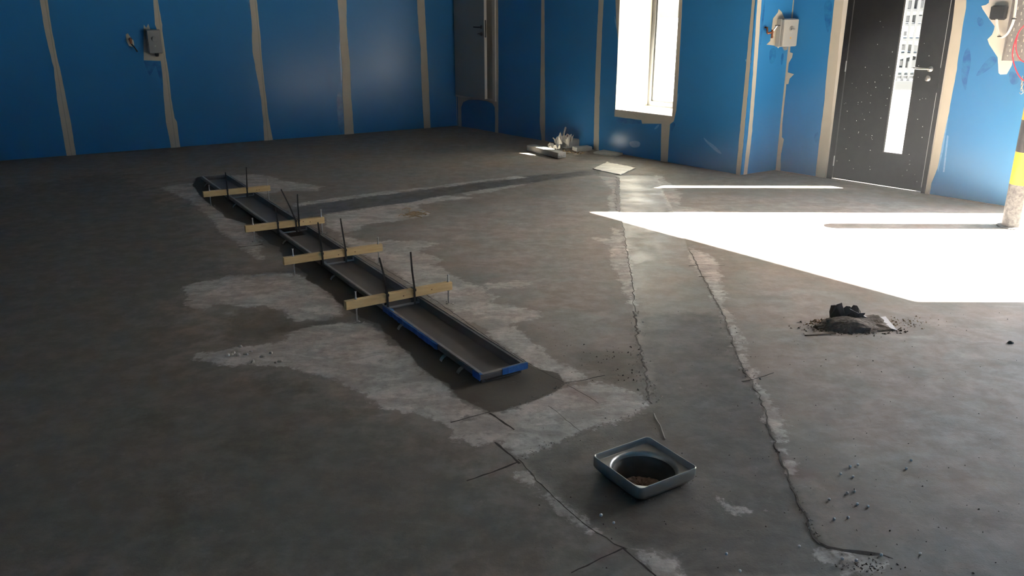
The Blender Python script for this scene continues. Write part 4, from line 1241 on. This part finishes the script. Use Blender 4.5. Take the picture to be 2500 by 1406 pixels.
# ------------------------------------------------------------------ floor gully
gul = thing('floor_gully', gully_c, 'square stainless steel floor gully with a round bowl, standing in the fresh concrete', 'gully')
def rrect(h, r, z, n=5, c=gully_c):
    out = []
    for qx, qy, a0 in ((1, 1, 0), (-1, 1, 90), (-1, -1, 180), (1, -1, 270)):
        for i in range(n + 1):
            a = math.radians(a0 + 90 * i / n)
            out.append(c + EX * (qx * (h - r) + r * math.cos(a)) + EY * (qy * (h - r) + r * math.sin(a)) + EZ * z)
    return out
hg = 0.142
mb = MB()
mb.rings([rrect(hg - .018, .03, 0.0), rrect(hg - .004, .022, .018), rrect(hg, .020, .026), rrect(hg, .020, .064), rrect(hg - .0015, .019, .066), rrect(hg - .0045, .016, .066),
          rrect(hg - .006, .015, .064), rrect(hg - .007, .015, .040), rrect(hg - .010, .014, .0385)], cap0=False, cap1=False)
mb.build('tray', 'gully', gul, smooth=True)
mb = MB()                                           # ledge blending from the square tray into the round bowl
def circ(r, z, pw=2.0):
    out = []
    for i in range(56):
        a = 2 * math.pi * i / 56
        c_, s_ = math.cos(a), math.sin(a)
        k = r / (abs(c_) ** pw + abs(s_) ** pw) ** (1 / pw)
        out.append(gully_c + EX * (c_ * k) + EY * (s_ * k) + EZ * z)
    return out
mb.rings([circ(hg - .0085, .0385, 16), circ(hg - .011, .038, 9), circ(.1305, .0378), circ(.129, .0375), circ(.1245, .0345), circ(.121, .026), circ(.119, .018)], cap0=False, cap1=False)
mb.build('bowl_lip', 'gully', gul, smooth=True)
mb = MB()
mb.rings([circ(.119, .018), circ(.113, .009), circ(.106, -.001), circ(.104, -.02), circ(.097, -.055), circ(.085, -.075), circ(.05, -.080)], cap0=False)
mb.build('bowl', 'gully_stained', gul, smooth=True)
mb = MB()
rr = []
for r, z in ((.0955, -.060), (.085, -.054), (.055, -.050), (.02, -.047)):
    rr.append([p + EZ * rnd.uniform(-.003, .003) for p in circ(r, z)])
mb.rings(rr, cap0=False)
o = mb.build('debris', 'rust', gul); tag(o, 'brown mortar debris lying in the bowl', kind='stuff')
mb = MB()
for i in range(60):
    a = rnd.choice(range(4)); t = rnd.uniform(-1, 1) * .13
    p = gully_c + (EX, EY, EX, EY)[a] * t + ((EY, EX, EY, EX)[a]) * (-.135 if a < 2 else .135)
    crumb(mb, p, rnd.uniform(.002, .006))
o = mb.build('mortar_crumbs', 'mortar', gul); o['kind'] = 'stuff'

# ------------------------------------------------------------------ things on the walls
def isolator(W, px, py, w, h, dpt, label, dark=False, glandx=0.0):
    s, z = W.hit(px, py, PT)
    body, lid = ('greybox_dark', 'greybox_dark') if dark else ('greybox', 'greybox')
    root = thing('isolator_switch', W.pt(s, z - h / 2, PT), label, 'switch')
    mb = MB(); mb.obox(W.pt(s, z, PT + dpt * .30), W.d, W.n, EZ, w / 2, dpt * .29, h / 2, .006); mb.build('back_box', body, root)
    mb = MB(); mb.obox(W.pt(s, z, PT + dpt * .78), W.d, W.n, EZ, w / 2 - .003, dpt * .20, h / 2 - .003, .008); mb.build('lid', lid, root)
    c = W.pt(s, z + h * .12, PT + dpt * .98)
    mb = MB(); mb.lathe(c, W.n, [(.032, 0), (.032, .006), (.026, .008), (.026, .014)], 20); kn = mb.build('rotary_knob', lid, root, smooth=True)
    mb = MB(); mb.obox(c + W.n * .02, W.d, W.n, EZ, .026, .007, .006); mb.build('knob_grip', 'greybox_dark', kn)
    mb = MB(); mb.obox(W.pt(s, z - h * .18, PT + dpt * .985), W.d, W.n, EZ, .008, .001, .008); mb.build('indicator', mat('amber_mark', (.55, .33, .05), .4) if not dark else 'greybox', root)
    mb = MB(); mb.lathe(W.pt(s + glandx, z - h / 2 + .012, PT + dpt * .45), (W.n * .45 - EZ).normalized(), [(.024, 0), (.024, .03), (.019, .032), (.019, .045)], 14)
    mb.build('cable_gland', 'greybox_dark' if not dark else 'black', root, smooth=True)
    return root
# grey box on the left wall
isolator(W_left, 375, 101, .155, .27, .10, 'dark grey rotary switch box on the left blue wall, on a cream patch', dark=True, glandx=-.01)
sI, zI = W_ret.hit(1886, 80, PT)
isolator(W_ret, 0, 0, .2, .27, .11, 'x') if False else None
W_ret_hit = W_ret.hit
class _P: pass
def place_right():
    s = sI + .15
    x = W_ret.pt(s, zI, PT)
    # pixel of that point, for the shared builder
    r = x - Vector((0, 0, EYE))
    dep = r.y * CP - r.z * SP
    return 1250 + FPX * r.x / dep, 703 - FPX * (r.z * CP + r.y * SP) / dep
px_, py_ = place_right()
isolator(W_ret, px_, py_, .21, .27, .105, 'pale grey rotary switch box in the recess between window wall and door', glandx=-.01)

# pipe stubs
def pipe_stub(W, px, label):
    (x, y) = px
    s, z = W.hit(x, y, PT)
    root = thing('pipe_stub', W.pt(s, z - .05, PT), label, 'pipe')
    return root, s, z
root, s, z = pipe_stub(W_left, (318, 100), 'dark capped pipe stub with a hanging black tail on the left blue wall')
mb = MB(); mb.tube([W_left.pt(s, z + .02, PT), W_left.pt(s, z + .02, PT + .05), W_left.pt(s, z - .03, PT + .06)], .014, 10); mb.build('pipe', 'copper', root, smooth=True)
mb = MB(); mb.lathe(W_left.pt(s, z + .02, PT + .02), W_left.n, [(.02, 0), (.02, .02)], 10); mb.build('fitting', 'darkmetal', root)
mb = MB(); mb.tube([W_left.pt(s, z - .03, PT + .06), W_left.pt(s - .03, z - .07, PT + .06), W_left.pt(s - .055, z - .12, PT + .05)], .009, 8); mb.build('tail', 'black', root, smooth=True)
root, s, z = pipe_stub(W_ret, (1866, 80), 'copper pipe stub with a valve beside the pale switch box in the recess')
mb = MB()
mb.tube([W_ret.pt(s, z + .05, PT), W_ret.pt(s, z + .05, PT + .03), W_ret.pt(s, z - .005, PT + .04)], .010, 8)
mb.tube([W_ret.pt(s, z - .005, PT + .04), W_ret.pt(s + .02, z, PT + .05), W_ret.pt(s + .06, z + .01, PT + .06)], .010, 8)
mb.tube([W_ret.pt(s + .045, z + .03, PT + .06), W_ret.pt(s + .05, z - .05, PT + .06)], .012, 8)
mb.build('pipe', 'copper', root, smooth=True)
mb = MB(); mb.tube([W_ret.pt(s + .055, z + .02, PT + .06), W_ret.pt(s + .085, z + .065, PT + .075)], .008, 8); mb.build('valve_body', 'chrome', root, smooth=True)
mb = MB(); mb.tube([W_ret.pt(s + .065, z + .07, PT + .075), W_ret.pt(s + .125, z + .068, PT + .08)], .005, 6); mb.build('valve_lever', 'darkmetal', root, smooth=True)
mb = MB(); mb.lathe(W_ret.pt(s, z + .05, PT), W_ret.n, [(.026, 0), (.026, .003)], 14); mb.build('sealant_collar', 'blue_dark', root)

# plug-in adapter, white cable, cable tray, red cable and chain at the right edge
Wd = W_door
s, z = Wd.hit(2437, 31, PT + .05)
ad_ = thing('plug_adapter', Wd.pt(s, z - .055, PT), 'black square plug-in adapter on the cream patch at the right edge', 'adapter')
mb = MB(); mb.obox(Wd.pt(s, z, PT + .035), Wd.d, Wd.n, EZ, .062, .030, .058, .012); mb.build('housing', 'black', ad_)
mb = MB(); Wd.box(mb, s - .045, s + .045, z - .045, z + .045, PT + .0025, PT + .006); mb.build('socket_plate', 'white', ad_)
sc0 = lambda px, py, k: Wd.pt(*Wd.hit(px, py, PT + k), PT + k)
def curve(pts, n=5):
    out = []
    P = [pts[0]] + pts + [pts[-1]]
    for i in range(1, len(P) - 2):
        p0, p1, p2, p3 = P[i - 1], P[i], P[i + 1], P[i + 2]
        for k in range(n):
            t = k / n
            out.append(0.5 * ((2 * p1) + (p2 - p0) * t + (2 * p0 - 5 * p1 + 4 * p2 - p3) * t * t + (3 * p1 - p0 - 3 * p2 + p3) * t ** 3))
    out.append(pts[-1])
    return out
cab = thing('white_cable', sc0(2440, 89, .04), 'white twin cable looping from the black adapter up to the cable tray', 'cable')
for dx in (0, 3.2):
    mb = MB()
    mb.tube(curve([sc0(2432 + dx, 46, .055), sc0(2433 + dx, 62, .05), sc0(2436 + dx, 80, .05), sc0(2444, 90 + dx * .6, .055), sc0(2456 + dx * .6, 84 + dx * .6, .07), sc0(2466 + dx, 68, .085), sc0(2474 + dx, 45, .095), sc0(2480 + dx, 0, .10), sc0(2483 + dx, -40, .10)]), .0048, 7)
    mb.build('cable_core', 'white', cab, smooth=True)
for px, py, k in ((2440.5, 89, .056), (2476, 46, .096)):
    mb = MB(); p = sc0(px, py, k); mb.obox(p, Wd.d, Wd.n, EZ, .016, .010, .004); mb.build('cable_clip', 'black', cab)
tl, tb = Wd.hit(2446, 148, PT + .04)
tr_ = Wd.hit(2473, 148, PT + .04)[0]
tray = thing('cable_tray', Wd.pt((tl + tr_) / 2, tb, PT), 'vertical perforated grey cable tray on the wall at the right edge', 'cable tray')
tw = .20
mb = MB()
Wd.box(mb, tl, tl + tw, tb, 3.2, PT + .012, PT + .016)
Wd.box(mb, tl, tl + .003, tb, 3.2, PT + .012, PT + .055); Wd.box(mb, tl + tw - .003, tl + tw, tb, 3.2, PT + .012, PT + .055)
mb.build('tray_body', 'trunk', tray)
mb = MB()
Wd.box(mb, tl + .02, tl + tw - .02, tb + .1, tb + .13, PT + .0022, PT + .012); Wd.box(mb, tl + .02, tl + tw - .02, tb + 1.1, tb + 1.13, PT + .0022, PT + .012)
mb.build('bracket', 'trunk', tray)
sl = None
for r_ in range(13):
    for c_ in range(4):
        ss, zz = tl + .025 + c_ * .045 + (.012 if r_ % 2 else 0), tb + .03 + r_ * .042
        mb = MB()
        if (r_ + c_) % 2: Wd.box(mb, ss, ss + .007, zz, zz + .026, PT + .016, PT + .0168)
        else: mb.lathe(Wd.pt(ss + .004, zz + .01, PT + .016), Wd.n, [(.005, 0), (.005, .0008)], 8)
        mb.build('slot', 'hole', tray)
rc = thing('red_cable', sc0(2475, 150, .08), 'red cable hanging in loops over the cable tray at the right edge', 'cable')
for pts in ([(2512, 50), (2500, 63), (2490, 74), (2483, 88), (2476, 108), (2472, 130), (2474, 150), (2481, 172), (2490, 188), (2500, 197), (2515, 205)],
            [(2486, 80), (2481, 100), (2481, 122), (2486, 138), (2494, 148), (2505, 153), (2520, 155)]):
    mb = MB(); mb.tube(curve([sc0(x, y, .075) for x, y in pts]), .0052, 7); mb.build('cable_loop', 'red', rc, smooth=True)
ch = thing('hook_chain', sc0(2494, 226, .03), 'short pale chain with a hook hanging below the red cable', 'chain')
for i in range(6):
    p = sc0(2496 - i * .35, 190 + i * 5.5, .05)
    mb = MB()
    ax_ = Wd.d if i % 2 else Wd.n
    mb.tube([p + (EZ * math.cos(a) * .017 + ax_ * math.sin(a) * .008) for a in [k * math.pi / 4 for k in range(9)]], .0028, 6, cap=False)
    mb.build('link', 'galv', ch, smooth=True)
mb = MB(); p = sc0(2494, 223, .05)
mb.tube([p + EZ * .02, p + Wd.d * .010 + EZ * .01, p + Wd.d * .012 - EZ * .012, p - EZ * .022, p - Wd.d * .012 - EZ * .01], .004, 6); mb.build('hook', 'galv', ch, smooth=True)

# ------------------------------------------------------------------ bollard
bb = fl(2472, 553)
bol = thing('bollard', bb, 'yellow and black banded steel bollard at the right edge in the sunlight', 'bollard')
R_ = 0.082
bands = [(0.0, .345, 'stripe_scuffed', 'scuffed black band'), (.345, .60, 'yellow', None), (.60, .845, 'stripe_black', 'clean black band'), (.845, 1.07, 'yellow', None)]
for i, (z0, z1, m, lab) in enumerate(bands):
    mb = MB()
    prof = [(R_, z0), (R_, z1)] if i < 3 else [(R_, z0)] + [(max(.002, R_ * math.cos(a)), z1 - R_ * .55 + R_ * .55 * math.sin(a)) for a in [k * math.pi / 16 for k in range(9)]]
    mb.lathe(bb, EZ, prof, 40)
    o = mb.build('band', m, bol, smooth=True)
    if lab: o['label'] = lab
mb = MB(); mb.lathe(bb, EZ, [(.115, 0), (.115, .006), (.09, .012)], 28); mb.build('base_plate', 'stripe_scuffed', bol)

# ------------------------------------------------------------------ loose things on the floor
def lump(mb, c, rx, ry, rz, seed, nu=28, nv=7, amp=.25, ang=0.0, freq=9.0):
    c = Vector(c)
    rings = []
    for j in range(nv):
        t = j / (nv - 1)
        rr = math.cos(t * math.pi / 2) ** .8
        zz = math.sin(t * math.pi / 2)
        ring = []
        for i in range(nu):
            a = 2 * math.pi * i / nu
            k = 1 + amp * mnoise.noise(Vector((math.cos(a) * 1.6 + seed, math.sin(a) * 1.6, t * 2)))  + amp * .5 * mnoise.noise(Vector((math.cos(a) * 5 + seed, math.sin(a) * 5, t * 5)))
            x, y = math.cos(a) * rx * rr * k, math.sin(a) * ry * rr * k
            h = zz * rz * (1 + .5 * mnoise.noise(Vector((x * freq, y * freq, seed))))
            ring.append(c + Vector((x * math.cos(ang) - y * math.sin(ang), x * math.sin(ang) + y * math.cos(ang), max(0, h))))
        rings.append(ring)
    mb.rings(rings)
def crumpled(mb, c, size, h, seed, n=9, ang=0., fold=1.0):
    """creased sheet with some thickness"""
    c = Vector(c)
    g_ = [[None] * n for _ in range(n)]
    for i in range(n):
        for j in range(n):
            u, v = i / (n - 1) - .5, j / (n - 1) - .5
            z = h * (.5 + mnoise.noise(Vector((u * 3.5 * fold + seed, v * 3.5 * fold, seed * .7)))) + h * .35 * mnoise.noise(Vector((u * 9 + seed, v * 9, 0)))
            x, y = u * size[0] * (1 + .25 * mnoise.noise(Vector((u * 4, v * 4, seed)))), v * size[1] * (1 + .25 * mnoise.noise(Vector((u * 4, v * 4, seed + 5))))
            g_[i][j] = c + Vector((x * math.cos(ang) - y * math.sin(ang), x * math.sin(ang) + y * math.cos(ang), max(.002, z)))
    vs_, fs = [], []
    for k in (0, 1):
        for i in range(n):
            for j in range(n):
                vs_.append(g_[i][j] + EZ * .0015 * k)
    id_ = lambda k, i, j: k * n * n + i * n + j
    for i in range(n - 1):
        for j in range(n - 1):
            fs.append((id_(1, i, j), id_(1, i + 1, j), id_(1, i + 1, j + 1), id_(1, i, j + 1)))
            fs.append((id_(0, i, j), id_(0, i, j + 1), id_(0, i + 1, j + 1), id_(0, i + 1, j)))
    for i in range(n - 1):
        fs += [(id_(0, i, 0), id_(0, i + 1, 0), id_(1, i + 1, 0), id_(1, i, 0)), (id_(0, i, n - 1), id_(1, i, n - 1), id_(1, i + 1, n - 1), id_(0, i + 1, n - 1)),
               (id_(0, 0, i), id_(1, 0, i), id_(1, 0, i + 1), id_(0, 0, i + 1)), (id_(0, n - 1, i), id_(0, n - 1, i + 1), id_(1, n - 1, i + 1), id_(1, n - 1, i))]
    mb.add(vs_, fs)

# long board offcut with the patch of sunlight
a, b = fl(1285, 368), fl(1362, 388)
d = (b - a).normalized(); nb = Vector((-d.y, d.x, 0))
mb = MB(); ln = (b - a).length
c = (a + b) / 2 + nb * .06 + EZ * .035
mb.obox(c, d, nb, EZ, ln / 2, .058, .034, .006)
for e_ in (-1, 1):
    for i in range(10):
        crumb(mb, c + d * (e_ * ln / 2 * .995) + nb * rnd.uniform(-.05, .05) + EZ * rnd.uniform(-.03, .0), .012)
tag(mb.build('board_offcut', 'offcut'), 'long thick grey board offcut lying on the floor below the window, partly sunlit', 'offcut')
# debris by the wall
def stick(p0, p1, w, h, label, m='offcut', name='board_offcut', z=0.0, grp='board offcuts by the window wall'):
    a, b = fl(*p0), fl(*p1)
    d = (b - a).normalized(); nb = Vector((-d.y, d.x, 0))
    mb = MB(); mb.obox((a + b) / 2 + EZ * (h / 2 + z), d, nb, EZ, (b - a).length / 2, w / 2, h / 2, min(w, h) * .12)
    return tag(mb.build(name, m), label, 'offcut', grp)
stick((1376, 362), (1414, 357), .10, .10, 'thick grey offcut in the debris heap against the window wall')
stick((1402, 369), (1440, 366), .12, .05, 'low grey offcut at the right of the debris heap by the window wall')
stick((1462, 372), (1515, 379), .24, .022, 'flat grey board scrap on the floor below the window, right of the debris heap')
mb = MB(); crumpled(mb, fl(1374, 364) + EZ * .0, (.20, .16), .20, 3.1, n=8, ang=.6, fold=1.5); tag(mb.build('crumpled_scrap', 'rag'), 'crumpled pale paper scrap standing up in the debris heap', 'scrap')
mb = MB(); crumpled(mb, fl(1352, 367), (.14, .12), .08, 8.7, n=8, ang=.2, fold=1.5); tag(mb.build('crumpled_scrap', 'rag'), 'small crumpled scrap lying left of the debris heap by the wall', 'scrap')
mb = MB(); mb.tube([fl(1372, 364) + EZ * .10, fl(1376, 360) + EZ * .17, fl(1380, 355) + EZ * .22], .012, 6); tag(mb.build('bent_strip', 'rag'), 'pale strip sticking up from the crumpled paper in the debris heap', 'strip')
mb = MB()
for i in range(60):
    crumb(mb, fl(rnd.gauss(1392, 18), rnd.gauss(372, 3.5)), rnd.uniform(.006, .022))
tag(mb.build('rubble', 'sawdust'), 'brown crumbs of rubble around the offcuts by the window wall', 'rubble', kind='stuff')
# pale crinkled sheet standing in for a patch of reflected sunlight
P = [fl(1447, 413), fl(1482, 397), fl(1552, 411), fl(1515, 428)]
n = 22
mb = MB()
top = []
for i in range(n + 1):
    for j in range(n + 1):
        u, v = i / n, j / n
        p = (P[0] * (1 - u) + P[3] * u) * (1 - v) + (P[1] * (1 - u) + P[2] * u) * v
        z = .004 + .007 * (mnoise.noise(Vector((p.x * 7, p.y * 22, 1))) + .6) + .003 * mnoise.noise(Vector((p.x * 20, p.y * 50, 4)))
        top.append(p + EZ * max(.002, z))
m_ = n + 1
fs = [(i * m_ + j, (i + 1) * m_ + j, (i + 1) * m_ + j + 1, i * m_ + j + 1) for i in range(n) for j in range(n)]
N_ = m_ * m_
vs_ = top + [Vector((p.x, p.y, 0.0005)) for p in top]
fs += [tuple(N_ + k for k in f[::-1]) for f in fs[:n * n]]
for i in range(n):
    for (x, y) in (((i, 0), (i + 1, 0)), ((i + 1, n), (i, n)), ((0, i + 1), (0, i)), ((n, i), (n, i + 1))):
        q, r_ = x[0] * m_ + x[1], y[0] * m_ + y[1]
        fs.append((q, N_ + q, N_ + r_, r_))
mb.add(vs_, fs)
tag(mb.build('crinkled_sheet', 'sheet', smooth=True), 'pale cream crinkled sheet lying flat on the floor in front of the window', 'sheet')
# heap of sweepings
hc_ = fl(2085, 800)
mb = MB(); lump(mb, hc_, .205, .085, .055, 2.3, nu=44, nv=9, amp=.35, ang=.02, freq=14)
for i in range(420):
    crumb(mb, hc_ + Vector((rnd.gauss(0, .12), rnd.gauss(-.02, .045), 0)), rnd.uniform(.004, .012))
tag(mb.build('sweepings_heap', 'soil'), 'dark heap of dirt sweepings on the concrete near the sunlit patch', 'heap', kind='stuff')
mb = MB()
for i in range(200):
    crumb(mb, fl(rnd.gauss(2005, 18), rnd.gauss(786, 4)), rnd.uniform(.003, .009))
for i in range(160):
    crumb(mb, fl(rnd.gauss(2190, 40), rnd.gauss(788, 7)), rnd.uniform(.002, .008))
tag(mb.build('sawdust', 'sawdust'), 'tan sawdust and chips on both sides of the sweepings heap', 'sawdust', kind='stuff')
mb = MB(); crumpled(mb, hc_ + Vector((-.03, .05, .02)), (.16, .07), .095, 5.2, n=9, ang=-.1, fold=1.3); tag(mb.build('plastic_scrap', 'plasticbag'), 'dark crumpled plastic sticking up from the sweepings heap', 'scrap')
mb = MB()
a, b = hc_ + Vector((-.02, .04, .09)), hc_ + Vector((.14, .0, .02))
mb.obox((a + b) / 2, (b - a).normalized(), Vector((0, 1, 0)), EZ, (b - a).length / 2, .012, .006); tag(mb.build('dark_strip', 'plasticbag'), 'dark strip leaning down the right side of the sweepings heap', 'strip')
wr = thing('sweet_wrapper', fl(2150, 804), 'pale and red plastic wrapper lying on the right of the sweepings heap', 'wrapper')
W4 = [fl(2112, 797) + EZ * .045, fl(2160, 785) + EZ * .03, fl(2190, 808) + EZ * .004, fl(2135, 803) + EZ * .03]
mb = MB(); mb.rings([W4, [p + EZ * .002 for p in W4]]); mb.build('foil', 'wrapper', wr)
W5 = [W4[0] + EZ * .003, W4[0].lerp(W4[1], .55) + EZ * .003, W4[3].lerp(W4[2], .5) + EZ * .003, W4[3] + EZ * .003]
mb = MB(); mb.rings([W5, [p + EZ * .001 for p in W5]]); mb.build('red_print', 'wrapper_red', wr)
mb = MB(); mb.tube([fl(1965, 820) + EZ * .004, fl(2005, 818) + EZ * .005, fl(2040, 817) + EZ * .008], .004, 6); tag(mb.build('twig', 'soil'), 'thin dark stick poking out left of the sweepings heap', 'stick')
# stone at the right edge, shavings, chips, beads
mb = MB(); lump(mb, fl(2467, 838), .017, .012, .016, 6.6, nu=12, nv=5); tag(mb.build('pebble', 'soil'), 'single dark pebble on the concrete near the right edge', 'pebble')
mb = MB()
c0 = fl(1012, 523)
for i in range(26):
    p = c0 + Vector((rnd.gauss(0, .05), rnd.gauss(0, .07), .003)); a = rnd.gauss(.4, .5); l_ = rnd.uniform(.02, .06)
    dv = Vector((math.cos(a), math.sin(a), 0))
    mb.tube([p - dv * l_, p + EZ * rnd.uniform(.004, .014), p + dv * l_], .003, 5)
tag(mb.build('shavings', 'sawdust'), 'small heap of wood shavings on the pale dust right of the drain', 'shavings', kind='stuff')
chips = [(570, 862), (582, 868), (566, 866), (588, 847), (600, 866), (618, 884), (662, 862), (684, 883), (673, 886), (640, 872), (556, 868), (612, 858)]
for i, (x, y) in enumerate(chips):
    mb = MB(); lump(mb, fl(x, y), rnd.uniform(.008, .018), rnd.uniform(.008, .014), rnd.uniform(.008, .016), i * 1.7, nu=7, nv=3, amp=.5)
    tag(mb.build('mortar_chip', 'mortar'), 'small mortar chip on the pale dust tongue left of the drain', 'chip', 'mortar chips left of the drain')
beads = [(2068, 1206), (2086, 1202), (2024, 1222), (2119, 1239), (2036, 1270), (2082, 1166), (2224, 1126), (2212, 1146), (2075, 1141), (2094, 1137), (2246, 1355), (1951, 1337), (1773, 1355), (2056, 1367), (2090, 1371),
         (1467, 1261), (1498, 1279), (2052, 1159), (2093, 1233), (2070, 1266), (2151, 1357), (1806, 1397)]
bm0 = None
for x, y in beads:
    r = .0055 if (x, y) != (1467, 1261) else .0065
    mb = MB(); mb.lathe(fl(x, y), EZ, [(.001, 0), (r * .8, r * .4), (r, r), (r * .8, r * 1.6), (.001, r * 2)], 8)
    tag(mb.build('foam_bead', 'bead', smooth=True), 'tiny white foam bead loose on the concrete', 'bead', 'foam beads scattered on the floor')
mb = MB(); mb.obox(fl(1262 - 60 + 6, 903) + EZ * .004, EX, EY, EZ, .03, .006, .004); mb = None
stub_p = fl(1290, 884)
print('scene built', len(bpy.data.objects), 'objects')
